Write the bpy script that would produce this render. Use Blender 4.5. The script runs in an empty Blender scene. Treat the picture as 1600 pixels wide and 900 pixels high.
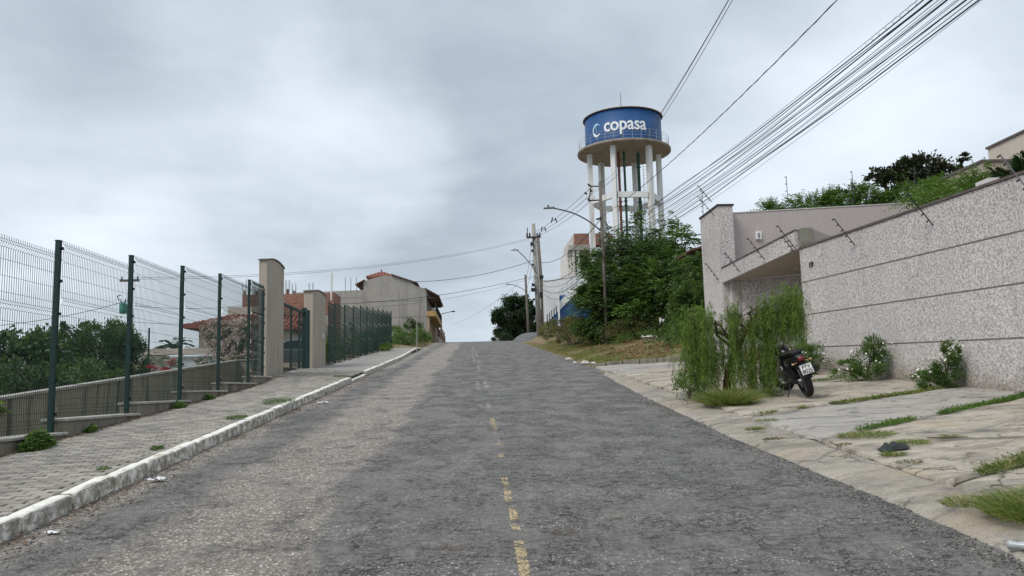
import bpy, math, random
import numpy as np
from mathutils import Vector, Matrix, noise as mnoise
R = math.radians
scene = bpy.context.scene
col = scene.collection

# ---------------------------------------------------------------- camera
cam_data = bpy.data.cameras.new('camera')
cam = bpy.data.objects.new('camera', cam_data)
col.objects.link(cam)
cam_data.sensor_width = 36.0
cam_data.lens = 28.125
cam_data.clip_start = 0.05
cam_data.clip_end = 6000
cam.matrix_world = (Matrix.Translation((0, 0, 1.55)) @ Matrix.Rotation(R(-2.777), 4, 'Z')
                    @ Matrix.Rotation(R(90 + 7.0686), 4, 'X') @ Matrix.Rotation(R(-1.48), 4, 'Z'))
scene.camera = cam

# ---------------------------------------------------------------- colour management
scene.render.resolution_x, scene.render.resolution_y = 1024, 576
scene.view_settings.view_transform = 'Standard'
scene.view_settings.look = 'None'
scene.view_settings.exposure = 0.54
scene.view_settings.gamma = 1.0

# ---------------------------------------------------------------- node helper
class NT:
    def __init__(s, tree):
        s.t = tree; s.n = tree.nodes; s.l = tree.links
    def new(s, typ, **kw):
        n = s.n.new(typ)
        for k, v in kw.items(): setattr(n, k, v)
        return n
    def put(s, sock, v):
        if v is None: return
        if hasattr(v, 'is_output') or isinstance(v, bpy.types.NodeSocket): s.l.new(v, sock)
        else:
            if isinstance(v, (tuple, list)) and sock.type == 'RGBA' and len(v) == 3: v = (*v, 1)
            sock.default_value = v
    def pos(s): return s.new('ShaderNodeNewGeometry').outputs['Position']
    def island(s): return s.new('ShaderNodeNewGeometry').outputs['Random Per Island']
    def objrand(s): return s.new('ShaderNodeObjectInfo').outputs['Random']
    def sep(s, v): 
        n = s.new('ShaderNodeSeparateXYZ'); s.put(n.inputs[0], v); return n.outputs
    def comb(s, x, y, z):
        n = s.new('ShaderNodeCombineXYZ')
        for i, v in enumerate((x, y, z)): s.put(n.inputs[i], v)
        return n.outputs[0]
    def scale(s, v, k):
        n = s.new('ShaderNodeVectorMath', operation='MULTIPLY'); s.put(n.inputs[0], v); n.inputs[1].default_value = k; return n.outputs[0]
    def vadd(s, a, b):
        n = s.new('ShaderNodeVectorMath', operation='ADD'); s.put(n.inputs[0], a); s.put(n.inputs[1], b); return n.outputs[0]
    def noise(s, v, scale, detail=4, rough=0.6, dist=0.0, out=0):
        n = s.new('ShaderNodeTexNoise'); s.put(n.inputs['Vector'], v)
        n.inputs['Scale'].default_value = scale; n.inputs['Detail'].default_value = detail
        n.inputs['Roughness'].default_value = rough; n.inputs['Distortion'].default_value = dist
        return n.outputs[out]
    def voro(s, v, scale, feature='F1', out='Distance', rnd=1.0):
        n = s.new('ShaderNodeTexVoronoi', feature=feature); s.put(n.inputs['Vector'], v)
        n.inputs['Scale'].default_value = scale; n.inputs['Randomness'].default_value = rnd
        return n.outputs[out]
    def m(s, op, a, b=None, c=None, clamp=False):
        n = s.new('ShaderNodeMath', operation=op); n.use_clamp = clamp
        s.put(n.inputs[0], a); s.put(n.inputs[1], b); s.put(n.inputs[2], c); return n.outputs[0]
    def rng(s, v, a, b, c=0.0, d=1.0, smooth=True):
        n = s.new('ShaderNodeMapRange'); n.interpolation_type = 'SMOOTHSTEP' if smooth else 'LINEAR'
        s.put(n.inputs[0], v)
        for i, k in enumerate((a, b, c, d)): s.put(n.inputs[i + 1], k)
        return n.outputs[0]
    def mix(s, f, a, b, mode='MIX'):
        n = s.new('ShaderNodeMix', data_type='RGBA', blend_type=mode)
        s.put(n.inputs[0], f); s.put(n.inputs[6], a); s.put(n.inputs[7], b); return n.outputs[2]
    def bump(s, h, strength=0.5, dist=0.01, normal=None):
        n = s.new('ShaderNodeBump'); n.inputs['Strength'].default_value = strength
        n.inputs['Distance'].default_value = dist; s.put(n.inputs['Height'], h)
        if normal is not None: s.l.new(normal, n.inputs['Normal'])
        return n.outputs[0]

MATS = {}
def material(name, fn, **kw):
    mt = bpy.data.materials.new(name); mt.use_nodes = True
    t = NT(mt.node_tree); b = t.n['Principled BSDF']
    b.inputs['Roughness'].default_value = kw.get('rough', 0.8)
    b.inputs['Metallic'].default_value = kw.get('metal', 0.0)
    b.inputs['Specular IOR Level'].default_value = kw.get('spec', 0.3)
    r = fn(t)
    colr, bump = r[0], r[1] if len(r) > 1 else None
    t.put(b.inputs['Base Color'], colr)
    if bump is not None: t.l.new(bump, b.inputs['Normal'])
    if len(r) > 2 and r[2] is not None: t.put(b.inputs['Roughness'], r[2])
    if len(r) > 3 and r[3] is not None: t.put(b.inputs['Alpha'], r[3])
    MATS[name] = mt
    return mt

# ---------------------------------------------------------------- world: overcast sky
SUN_EL, SUN_AZ = 52.0, 232.0     # azimuth measured clockwise from +Y
world = bpy.data.worlds.new('World'); scene.world = world; world.use_nodes = True
w = NT(world.node_tree)
bg = w.n['Background']
sky = w.new('ShaderNodeTexSky', sky_type='NISHITA')
sky.sun_disc = False; sky.sun_elevation = R(SUN_EL); sky.sun_rotation = R(SUN_AZ)
sky.air_density = 1.0; sky.dust_density = 3.0
dirv = w.new('ShaderNodeTexCoord').outputs['Generated']
ds = w.sep(dirv)
# project the direction onto a high cloud deck so the clouds shrink towards the horizon
up = w.m('ADD', w.m('MAXIMUM', ds[2], 0.0), 0.16)
cp = w.comb(w.m('DIVIDE', ds[0], up), w.m('DIVIDE', ds[1], up), 0.0)
n1 = w.noise(w.vadd(cp, (3.1, 7.7, 0.0)), 0.55, 4, 0.5, 0.3)
n2 = w.noise(w.vadd(cp, (1.3, 2.9, 4.0)), 2.0, 6, 0.55, 0.15)
n3 = w.noise(w.vadd(dirv, (5.0, 1.0, 2.0)), 2.1, 3, 0.5)
def lobe(px, py, sx, amp):
    """a soft brighter or darker bank of cloud centred on a direction (azimuth, elevation in degrees)"""
    az, el = R(px), R(py)
    c = (math.sin(az) * math.cos(el), math.cos(az) * math.cos(el), math.sin(el))
    d = w.new('ShaderNodeVectorMath', operation='DISTANCE'); w.put(d.inputs[0], w.vadd(dirv, w.scale(w.vadd(w.noise(dirv, 3.0, 4, 0.6, 0.3, out=1), (-.5, -.5, -.5)), (.26, .26, .26)))); d.inputs[1].default_value = c
    return w.rng(d.outputs['Value'], 0.0, sx, amp, 0.0)
dens = w.m('ADD', w.m('MULTIPLY', n1, 0.5), w.m('MULTIPLY', n2, 0.5))
dens = w.m('ADD', .62, w.m('MULTIPLY', w.m('SUBTRACT', dens, .5), 3.2))
for l in ((-22, 10, .18, .60), (-29, 6, .24, .35), (-14, 5, .16, .20), (-9, 18, .15, .50), (-14, 20, .24, .22), (-5, 17, .10, .35), (22, 12, .32, .45), (30, 18, .25, .30), (1, 7, .16, .35), (-33, 15, .2, .2),
          (-26, 23, .24, -.40), (-1, 13, .24, -.38), (3, 21, .28, -.32), (-6, 12, .12, -.28), (-14, 14, .10, -.15), (-4, 28, .30, -.15), (12, 25, .25, -.12)):
    dens = w.m('ADD', dens, lobe(*l))
dens = w.m('ADD', w.m('MULTIPLY', dens, 0.62), w.m('MULTIPLY', w.m('SUBTRACT', n3, 0.5), 0.5), clamp=True)
dark = (3.28, 3.80, 4.32, 1); lite = (6.5, 7.1, 7.75, 1)
cl = w.mix(dens, dark, lite)
hz = w.rng(ds[2], 0.0, 0.16, 1.0, 0.0)
cl = w.mix(w.m('MULTIPLY', hz, 0.55), cl, (4.9, 5.75, 6.3, 1))
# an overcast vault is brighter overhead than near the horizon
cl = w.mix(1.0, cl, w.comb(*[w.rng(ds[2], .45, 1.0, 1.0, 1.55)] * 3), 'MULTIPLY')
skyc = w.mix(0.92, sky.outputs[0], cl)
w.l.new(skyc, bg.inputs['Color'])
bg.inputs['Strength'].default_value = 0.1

sun_data = bpy.data.lights.new('sun', 'SUN')
sun_data.energy = 1.5; sun_data.angle = R(24); sun_data.color = (1.0, 0.955, 0.89)
sun = bpy.data.objects.new('sun', sun_data); col.objects.link(sun)
sd = Vector((math.sin(R(SUN_AZ)) * math.cos(R(SUN_EL)), math.cos(R(SUN_AZ)) * math.cos(R(SUN_EL)), math.sin(R(SUN_EL))))
sun.rotation_euler = sd.to_track_quat('Z', 'Y').to_euler()

# ---------------------------------------------------------------- terrain profile
def zr(y):
    """height of the road surface: a straight 4.4 degree climb that rolls over a crest"""
    if y < 72: return 0.077 * y
    if y < 185: return 0.077 * y - 0.0006 * (y - 72) ** 2
    return 0.077 * 185 - 0.0006 * 113 ** 2 - 0.0586 * (y - 185)
def lerp(pts, x):
    if x <= pts[0][0]: return pts[0][1]
    for (a, u), (b, v) in zip(pts, pts[1:]):
        if x <= b:
            t = (x - a) / (b - a); return u + (v - u) * t
    return pts[-1][1]
def sm(a, b, x):
    t = min(1, max(0, (x - a) / (b - a))); return t * t * (3 - 2 * t)
H_NEAR = [(-200, -16), (-60, -4), (-30, -1.6), (-16, -.7), (-9, -.35), (-7.6, -.3), (-6.2, -.05), (-5.75, .1), (-3.74, .1), (-3.68, -.06), (3.6, -.05), (3.8, -.02),
          (4.1, 0.0), (8.3, .22), (8.6, .6), (14, 1.2), (40, 3), (200, 6)]
H_FAR = [(-200, -14), (-60, -3), (-30, -1.0), (-12, -.2), (-8, .35), (-5.5, .3), (-4.6, .15), (-4.1, .03), (-4.0, -.05), (3.9, -.03), (4.6, .05), (5.6, .18), (7, .42), (9, .8), (12, 1.2), (16, 1.3), (60, 2.5), (200, 4)]
def G(x, y):
    t = sm(24, 28, y) if x > 0 else sm(55, 60, y)
    h = lerp(H_NEAR, x) * (1 - t) + lerp(H_FAR, x) * t
    far = sm(100, 180, y)
    return zr(y) + h * (1 - 0.7 * far)
def drive(x, y): return zr(y) + .10 + .058 * (x - 3.8)
# ---------------------------------------------------------------- mesh helpers
ORG = {}
def tag(o, label=None, cat=None, group=None, kind=None):
    if label: o['label'] = label
    if cat: o['category'] = cat
    if group: o['group'] = group
    if kind: o['kind'] = kind
    return o
def thing(name, loc, label, cat, group=None):
    o = bpy.data.objects.new(name, None); col.objects.link(o); o.location = loc
    o.empty_display_size = .2
    ORG[o.name] = Vector(loc)
    return tag(o, label, cat, group)
def link(name, me, parent=None, loc=None):
    """link mesh data as an object; loc is in world space"""
    o = bpy.data.objects.new(name, me); col.objects.link(o)
    po = ORG.get(parent.name, Vector((0, 0, 0))) if parent is not None else Vector((0, 0, 0))
    if parent is not None: o.parent = parent
    l = Vector(loc) if loc is not None else po
    o.location = l - po
    ORG[o.name] = l
    return o
class MB:
    def __init__(s): s.v = []; s.f = []; s.n = 0
    def add(s, vs, fs):
        s.v += [tuple(p) for p in vs]; s.f += [tuple(i + s.n for i in f) for f in fs]; s.n += len(vs); return s
    def box(s, x0, x1, y0, y1, z0, z1, rz=0, piv=None):
        vs = [(x, y, z) for z in (z0, z1) for x, y in ((x0, y0), (x1, y0), (x1, y1), (x0, y1))]
        if rz:
            px, py = piv or ((x0 + x1) / 2, (y0 + y1) / 2); c, q = math.cos(rz), math.sin(rz)
            vs = [(px + (x - px) * c - (y - py) * q, py + (x - px) * q + (y - py) * c, z) for x, y, z in vs]
        return s.add(vs, [(3, 2, 1, 0), (4, 5, 6, 7), (0, 1, 5, 4), (1, 2, 6, 5), (2, 3, 7, 6), (3, 0, 4, 7)])
    def bev(s, x0, x1, y0, y1, z0, z1, b):
        """box with chamfered top edges"""
        r = lambda d, z: [(x0 + d, y0 + d, z), (x1 - d, y0 + d, z), (x1 - d, y1 - d, z), (x0 + d, y1 - d, z)]
        vs = r(0, z0) + r(0, z1 - b) + r(b, z1)
        fs = [(8, 9, 10, 11)]
        for k in (0, 4):
            for i in range(4): fs.append((k + i, k + (i + 1) % 4, k + 4 + (i + 1) % 4, k + 4 + i))
        return s.add(vs, fs)
    def quadbox(s, a, b, c, d, t):
        """slab from four top corners, thickness t downwards"""
        vs = [a, b, c, d] + [(p[0], p[1], p[2] - t) for p in (a, b, c, d)]
        return s.add(vs, [(0, 1, 2, 3), (7, 6, 5, 4), (0, 4, 5, 1), (1, 5, 6, 2), (2, 6, 7, 3), (3, 7, 4, 0)])
    def prism(s, poly, vec):
        n = len(poly); vec = Vector(vec); vs = [Vector(p) for p in poly]; vs += [p + vec for p in vs]
        fs = [tuple(range(n)), tuple(range(2 * n - 1, n - 1, -1))]
        fs += [(i + n, (i + 1) % n + n, (i + 1) % n, i) for i in range(n)]
        return s.add(vs, fs)
    def tube(s, pts, r, sides=8, cap=True):
        pts = [Vector(p) for p in pts]; n = len(pts)
        rs = r if isinstance(r, (list, tuple)) else [r] * n
        up = None; vs = []
        for i, p in enumerate(pts):
            t = (pts[min(i + 1, n - 1)] - pts[max(i - 1, 0)]).normalized()
            if up is None:
                a = Vector((0, 0, 1)) if abs(t.z) < .9 else Vector((1, 0, 0)); up = t.cross(a).normalized()
            up = (up - t * up.dot(t)).normalized(); q = t.cross(up)
            for k in range(sides):
                a = 2 * math.pi * (k + .5) / sides; vs.append(p + (up * math.cos(a) + q * math.sin(a)) * rs[i])
        fs = []
        for i in range(n - 1):
            for k in range(sides):
                fs.append((i * sides + k, i * sides + (k + 1) % sides, (i + 1) * sides + (k + 1) % sides, (i + 1) * sides + k))
        if cap: fs += [tuple(range(sides - 1, -1, -1)), tuple((n - 1) * sides + k for k in range(sides))]
        return s.add(vs, fs)
    def lathe(s, prof, seg, c=(0, 0, 0), a0=0, a1=2 * math.pi, axis='Z'):
        full = abs(a1 - a0 - 2 * math.pi) < 1e-6; n = seg if full else seg + 1; vs = []
        for k in range(n):
            a = a0 + (a1 - a0) * k / seg
            for (r, z) in prof:
                p = (r * math.cos(a), r * math.sin(a), z)
                if axis == 'X': p = (p[2], p[0], p[1])
                if axis == 'Y': p = (p[0], p[2], p[1])
                vs.append((c[0] + p[0], c[1] + p[1], c[2] + p[2]))
        m = len(prof); fs = []
        for k in range(seg):
            k2 = (k + 1) % n
            for i in range(m - 1): fs.append((k * m + i, k2 * m + i, k2 * m + i + 1, k * m + i + 1))
        return s.add(vs, fs)
    def mesh(s, name, mat, off=(0, 0, 0), smooth=False):
        me = bpy.data.meshes.new(name)
        me.from_pydata([(a - off[0], b - off[1], c - off[2]) for a, b, c in s.v], [], s.f)
        me.materials.append(MATS[mat] if isinstance(mat, str) else mat)
        if smooth: me.polygons.foreach_set('use_smooth', [True] * len(me.polygons))
        me.update(); return me
    def build(s, name, mat, parent=None, smooth=False, fix=False):
        po = ORG.get(parent.name, Vector((0, 0, 0))) if parent is not None else Vector((0, 0, 0))
        me = s.mesh(name, mat, po, smooth)
        if fix:
            import bmesh
            bm = bmesh.new(); bm.from_mesh(me); bmesh.ops.recalc_face_normals(bm, faces=bm.faces); bm.to_mesh(me); bm.free()
        return link(name, me, parent)
def npmesh(name, V, F, mat, off=(0, 0, 0), smooth=False):
    """V (n,3), F (m,k) -> mesh, fast"""
    V = np.asarray(V, np.float32) - np.asarray(off, np.float32); F = np.asarray(F, np.int32)
    me = bpy.data.meshes.new(name); me.vertices.add(len(V)); me.vertices.foreach_set('co', V.ravel())
    k = F.shape[1]; me.loops.add(F.size); me.loops.foreach_set('vertex_index', F.ravel())
    me.polygons.add(len(F)); me.polygons.foreach_set('loop_start', np.arange(0, F.size, k, dtype=np.int32))
    if smooth: me.polygons.foreach_set('use_smooth', np.ones(len(F), bool))
    me.update(calc_edges=True); me.materials.append(MATS[mat]); return me
def nplink(name, V, F, mat, parent=None, smooth=False):
    po = ORG.get(parent.name, Vector((0, 0, 0))) if parent is not None else Vector((0, 0, 0))
    return link(name, npmesh(name, V, F, mat, po, smooth), parent)
def grid(xs, ys, zf, name, mat, parent=None, smooth=True):
    X, Y = np.meshgrid(xs, ys); Z = np.array([[zf(x, y) for x in xs] for y in ys])
    V = np.stack([X, Y, Z], -1).reshape(-1, 3); nx, ny = len(xs), len(ys)
    i = np.arange(nx - 1)[None, :] + nx * np.arange(ny - 1)[:, None]
    F = np.stack([i, i + 1, i + nx + 1, i + nx], -1).reshape(-1, 4)
    return nplink(name, V, F, mat, parent, smooth)

# ---------------------------------------------------------------- foliage helpers (numpy)
def unit(v): return v / np.maximum(np.linalg.norm(v, axis=-1, keepdims=True), 1e-9)
def leaves(P, D, L, W, rng, fold=.25, up=None):
    """one folded kite leaf (2 triangles) at each point P, pointing along D, length L, width W"""
    n = len(P); D = unit(D); r = rng.normal(size=(n, 3)); r[:, 2] += .6
    if up is not None: r = up + rng.normal(size=(n, 3)) * .35
    S = unit(np.cross(D, r)); N = np.cross(S, D)
    L = np.asarray(L).reshape(-1, 1) * np.ones((n, 1)); W = np.asarray(W).reshape(-1, 1) * np.ones((n, 1))
    m = P + D * L * .45
    V = np.stack([P, m + S * W * .5 + N * W * fold, P + D * L, m - S * W * .5 + N * W * fold], 1).reshape(-1, 3)
    b = np.arange(n)[:, None] * 4
    F = np.concatenate([b + [[0, 1, 2]], b + [[0, 2, 3]]], 1).reshape(-1, 3)
    return V, F
def blades(P, D, L, W, rng, droop=.5, seg=3):
    """grass blades / strap leaves: tapering bent strips"""
    n = len(P); D = unit(D); S = unit(np.cross(D, rng.normal(size=(n, 3)) + [0, 0, .01])); L = np.asarray(L).reshape(-1, 1) * np.ones((n, 1)); W = np.asarray(W).reshape(-1, 1) * np.ones((n, 1))
    h = D.copy(); h[:, 2] = 0; h = unit(h + rng.normal(size=(n, 3)) * .05 * [1, 1, 0]); rows = []
    for k in range(seg + 1):
        t = k / seg; c = P + D * L * t + (h * .45 - np.array([0, 0, .55])) * L * droop * t * t
        w = W * .5 * (1 - t * .92); rows += [c - S * w, c + S * w]
    V = np.stack(rows, 1).reshape(-1, 3); m = 2 * (seg + 1); b = np.arange(n)[:, None] * m
    F = np.concatenate([b + [[2 * k, 2 * k + 1, 2 * k + 3, 2 * k + 2]] for k in range(seg)], 1).reshape(-1, 4)
    return V, F
def cloud(rng, blobs, n, nclump, sig, shell=.55):
    """points gathered in clumps near the surface of ellipsoid blobs; returns points and outward directions"""
    wts = np.array([b[6] if len(b) > 6 else b[3] * b[4] + b[3] * b[5] for b in blobs]); wts = wts / wts.sum()
    P = []; D = []
    for b, wt in zip(blobs, wts):
        c = np.array(b[:3]); rr = np.array(b[3:6]); k = max(3, int(nclump * wt)); m = max(10, int(n * wt))
        u = unit(rng.normal(size=(k, 3))); rad = shell + (1 - shell) * rng.random((k, 1)) ** .6
        cc = u * rad; idx = rng.integers(0, k, m); sz = (.5 + rng.random(k))[idx, None]
        p = cc[idx] + rng.normal(size=(m, 3)) * sig * sz
        P.append(c + p * rr); D.append(unit(p + rng.normal(size=(m, 3)) * .45))
    return np.concatenate(P), np.concatenate(D)
def sprigs(O, D, nl, length, ll, lw, rng, droop=.35, spread=.9):
    """pinnate shoots: nl leaflet pairs along an arching axis from each origin O"""
    n = len(O); D = unit(D); L = length * (.6 + .8 * rng.random((n, 1)))
    S = unit(np.cross(D, np.array([0, 0, 1.0]) + rng.normal(size=(n, 3)) * .15)); VV = []; FF = []; o = 0
    for k in range(nl):
        t = (k + .6) / nl; c = O + D * L * t - np.array([0, 0, 1.0]) * L * droop * t * t
        T = unit(D * L - np.array([0, 0, 1.0]) * L * droop * 2 * t)
        for sg in (1, -1):
            d = T * .55 + S * sg * spread + rng.normal(size=(n, 3)) * .15 - np.array([0, 0, .2])
            V, F = leaves(c, d, ll * (1 - .35 * abs(t - .4)) * (.8 + .4 * rng.random(n)), lw, rng, up=np.array([0, 0, 1.0]))
            VV.append(V); FF.append(F + o); o += len(V)
    return np.concatenate(VV), np.concatenate(FF)
def cat(*vf):
    o = 0; V = []; F = []
    for v, f in vf: V.append(v); F.append(f + o); o += len(v)
    return np.concatenate(V), np.concatenate(F)
def limbs(mb, base, tips, r0, rng, sides=7, wob=.12):
    base = Vector(base)
    for tpt in tips:
        tp = Vector(tpt); d = tp - base; L = d.length; pts = []; rs = []
        n = 6
        for k in range(n + 1):
            t = k / n; w_ = Vector(rng.normal(size=3)) * wob * L * .25 * math.sin(t * math.pi)
            pts.append(base + Vector((d.x * t, d.y * t, d.z * (t ** .8))) + w_); rs.append(r0 * (1 - .8 * t) + .004)
        mb.tube(pts, rs, sides, cap=False)
# ---------------------------------------------------------------- materials
def plain(name, c, rough=.6, metal=0, spec=.3, var=.12, sc=6.0, bmp=0.0):
    def f(t):
        p = t.pos(); n = t.noise(p, sc, 5, .65); k = t.rng(n, .25, .75, 1 - var, 1 + var)
        cc = t.mix(1.0, (*c, 1), t.comb(k, k, k), 'MULTIPLY')
        return (cc, t.bump(t.noise(p, sc * 12, 3), bmp, .004) if bmp else None)
    return material(name, f, rough=rough, metal=metal, spec=spec)

def asphalt(t):
    p = t.pos(); s = t.sep(p); x, y = s[0], s[1]
    wob = t.m('MULTIPLY', t.m('SUBTRACT', t.noise(t.scale(p, (1, .35, 1)), .9, 5, .65), .5), 1.5)
    xw = t.m('ADD', x, wob)
    # worn wheel track where the binder has gone and the stones show
    track = t.m('MULTIPLY', t.rng(xw, -2.75, -2.35), t.rng(xw, -1.05, -1.35))
    trk2 = t.m('MULTIPLY', t.m('MULTIPLY', t.rng(xw, 1.0, 1.6), t.rng(xw, 3.2, 2.6)), .0)
    edge = t.rng(xw, -3.05, -3.45)
    redge = t.rng(xw, 3.0, 3.5)
    worn = t.m('MAXIMUM', t.m('MAXIMUM', track, edge), trk2)
    pn = t.noise(p, 2.3, 6, .7)
    worn = t.m('MULTIPLY', worn, t.rng(pn, .30, .52))
    # aggregate
    fl = t.scale(p, (1, 1, .3))
    vc = t.voro(fl, 40, 'F1', 'Color'); vd = t.voro(fl, 40, 'F1', 'Distance')
    vcs = t.sep(vc)
    stone = t.m('MULTIPLY', t.rng(vd, .50, .30), t.rng(vcs[0], .30, .55))
    tone = t.mix(vcs[1], (.25, .205, .17, 1), (.88, .82, .74, 1))
    sparse = t.m('MULTIPLY', t.rng(vd, .36, .22), t.rng(vcs[2], .74, .86))
    base_n = t.noise(p, 1.1, 8, .75)
    base = t.mix(base_n, (.148, .140, .129, 1), (.198, .187, .172, 1))
    bl = t.rng(t.noise(t.scale(p, (1, .5, 1)), .55, 4, .6), .52, .64)
    base = t.mix(t.m('MULTIPLY', bl, .35), base, (.135, .137, .138, 1))
    fine = t.noise(p, 130, 3, .8)
    base = t.mix(1.0, base, t.comb(*[t.rng(fine, .3, .7, .45, 1.5)] * 3), 'MULTIPLY')
    wbase = t.mix(t.noise(p, 5, 5, .7), (.175, .152, .130, 1), (.31, .27, .232, 1))
    c = t.mix(worn, base, wbase)
    sm_ = t.m('MAXIMUM', t.m('MULTIPLY', stone, worn), t.m('MULTIPLY', sparse, t.rng(pn, .35, .6, .25, 1.0)))
    c = t.mix(t.m('MULTIPLY', sm_, .85), c, tone)
    # a few smooth sandy repairs
    sand = t.m('MULTIPLY', track, t.rng(t.noise(p, .8, 3, .5), .60, .68))
    c = t.mix(t.m('MULTIPLY', sand, .6), c, (.24, .225, .21, 1))
    # alligator cracks: dark broken lines, mostly across the road
    dv = t.vadd(t.scale(p, (.75, 1.3, 1)), t.scale(t.noise(p, 6, 3, .6, out=1), (.35, .35, 0)))
    cr = t.voro(dv, 5.5, 'DISTANCE_TO_EDGE'); cr2 = t.voro(dv, 14.0, 'DISTANCE_TO_EDGE')
    crm = t.rng(t.noise(t.scale(p, (1, .7, 1)), 2.2, 5, .7), .42, .60)
    crack = t.m('MULTIPLY', t.m('MAXIMUM', t.rng(cr, .028, .006), t.m('MULTIPLY', t.rng(cr2, .055, .015), .85)), crm)
    crack = t.m('MULTIPLY', crack, t.m('SUBTRACT', 1.0, t.m('MULTIPLY', worn, .7)))
    c = t.mix(t.m('MULTIPLY', crack, .9), c, (.020, .019, .019, 1))
    mot = t.noise(t.scale(p, (1, .8, 1)), 17, 5, .8)
    c = t.mix(1.0, c, t.comb(*[t.rng(mot, .35, .65, .70, 1.28)] * 3), 'MULTIPLY')
    rip = t.noise(t.scale(p, (.7, 3.2, 1)), 3.2, 4, .6)
    c = t.mix(t.m('MULTIPLY', t.rng(rip, .52, .66), .16), c, (.05, .05, .053, 1))
    rub = t.m('MULTIPLY', redge, t.rng(pn, .42, .55))
    c = t.mix(t.m('MULTIPLY', rub, .4), c, (.17, .16, .15, 1))
    # potholes with earth showing
    for (hx, hy, hr) in ((.62, 6.15, .20), (1.12, 5.9, .0), (.95, 5.6, .0), (1.05, 6.45, .16), (-.20, 5.8, .14)):
        if hr <= 0: continue
        d = t.new('ShaderNodeVectorMath', operation='DISTANCE'); pw2 = t.sep(t.scale(t.noise(p, 7, 4, .7, out=1), (.4, .5, 0))); t.put(d.inputs[0], t.comb(t.m('ADD', t.m('SUBTRACT', x, .2), pw2[0]), t.m('MULTIPLY', t.m('ADD', t.m('SUBTRACT', y, .25), pw2[1]), 1.6), 0)); d.inputs[1].default_value = (hx, hy * 1.6, 0)
        c = t.mix(t.rng(d.outputs['Value'], hr * .8, hr * .4, 0.0, .75), c, t.mix(t.rng(t.noise(p, 26, 3, .7), .4, .6), (.03, .026, .024, 1), (.15, .105, .08, 1)))
    h = t.m('ADD', t.m('MULTIPLY', t.m('SUBTRACT', 1.0, vd), t.m('ADD', .35, worn)), t.m('MULTIPLY', fine, .9))
    h = t.m('SUBTRACT', h, t.m('MULTIPLY', crack, 2.2))
    h = t.m('ADD', h, t.m('MULTIPLY', rip, 2.0))
    h = t.m('ADD', h, t.m('MULTIPLY', mot, 1.6))
    return (c, t.bump(h, 1.0, .011))
material('asphalt', asphalt, rough=.82, spec=.35)

def worn_paint(c, cover=.47):
    def f(t):
        p = t.pos(); n = t.noise(p, 6, 6, .8); v = t.voro(t.vadd(t.scale(p, (1, 1.5, 1)), t.scale(t.noise(p, 25, 3, out=1), (.04, .04, 0))), 30, 'DISTANCE_TO_EDGE')
        a = t.m('MULTIPLY', t.rng(n, cover, cover + .04), t.rng(v, .05, .10))
        cc = t.mix(t.noise(p, 40, 4), (*[k * .7 for k in c], 1), (*c, 1))
        return (cc, t.bump(n, .5, .01), None, a)
    return f
material('yellow_paint', worn_paint((.53, .42, .24), .47), rough=.8)
material('faded_white_paint', worn_paint((.50, .47, .42), .50), rough=.8)

def concrete(c0, c1, stain=(.14, .13, .11), st=.5, cracks=0.0, crackscale=1.2, moss=0.0, bs=.5, warm=None, seed=0.):
    def f(t):
        p = t.vadd(t.pos(), (seed, seed * 1.7, seed * .3)); n = t.noise(p, 1.7, 6, .7); n2 = t.noise(p, 11, 5, .7)
        c = t.mix(t.rng(n, .3, .7), (*c0, 1), (*c1, 1))
        c = t.mix(t.m('MULTIPLY', t.rng(n2, .45, .75), .35), c, (*[k * .6 for k in c0], 1))
        sn = t.noise(t.vadd(t.scale(p, (.6, 1.5, 1)), (7, 3, 1)), 1.15, 8, .74, 1.6)
        c = t.mix(t.m('MULTIPLY', t.rng(sn, .46, .66), st), c, (*stain, 1))
        if warm: c = t.mix(t.m('MULTIPLY', t.rng(t.noise(t.vadd(p, (11, 5, 2)), .9, 5, .6), .5, .68), .6), c, (*warm, 1))
        fine = t.noise(p, 90, 3, .75)
        c = t.mix(1.0, c, t.comb(*[t.rng(fine, .3, .7, .68, 1.28)] * 3), 'MULTIPLY')
        h = t.m('ADD', t.m('MULTIPLY', n2, 1.0), t.m('MULTIPLY', fine, .4))
        if cracks:
            dv = t.vadd(p, t.scale(t.noise(p, 2.2, 5, .7, out=1), (.7, .7, .0)))
            e = t.voro(t.scale(dv, (1, 1, .0)), crackscale, 'DISTANCE_TO_EDGE')
            k = t.m('MULTIPLY', t.rng(e, .020, .004), t.rng(t.noise(p, 1.1, 4), .50, .60))
            c = t.mix(t.m('MULTIPLY', k, cracks * .8), c, (.045, .04, .032, 1)); h = t.m('SUBTRACT', h, t.m('MULTIPLY', k, 2.5))
        if moss: c = t.mix(t.m('MULTIPLY', t.rng(t.noise(t.vadd(p, (3, 9, 1)), 3.3, 6, .75), .58, .70), moss), c, (.07, .085, .03, 1))
        return (c, t.bump(h, bs, .012))
    return f
material('driveway_concrete', concrete((.33, .29, .235), (.43, .385, .32), (.115, .11, .10), .95, .9, 1.1, .35, .9, (.40, .31, .21)), rough=.9)
material('driveway_concrete_grey', concrete((.30, .28, .25), (.37, .345, .31), (.10, .10, .10), .9, .5, .8, .15, .6, seed=4.), rough=.85)
material('gutter_concrete', concrete((.25, .228, .195), (.36, .325, .275), (.13, .12, .10), .75, .6, 1.7, .3, 1.0, (.33, .265, .19)), rough=.95)
material('old_concrete', concrete((.15, .145, .12), (.27, .26, .215), (.045, .045, .038), .75, 0, 1, .35, .5), rough=.9)
material('cap_concrete', concrete((.30, .29, .26), (.45, .43, .39), (.15, .14, .12), .4, 0, 1, .0, .5), rough=.9)
material('plain_pavement', concrete((.24, .23, .21), (.32, .30, .275), (.17, .15, .12), .4, .3, .9, .1, .4), rough=.9)
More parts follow.
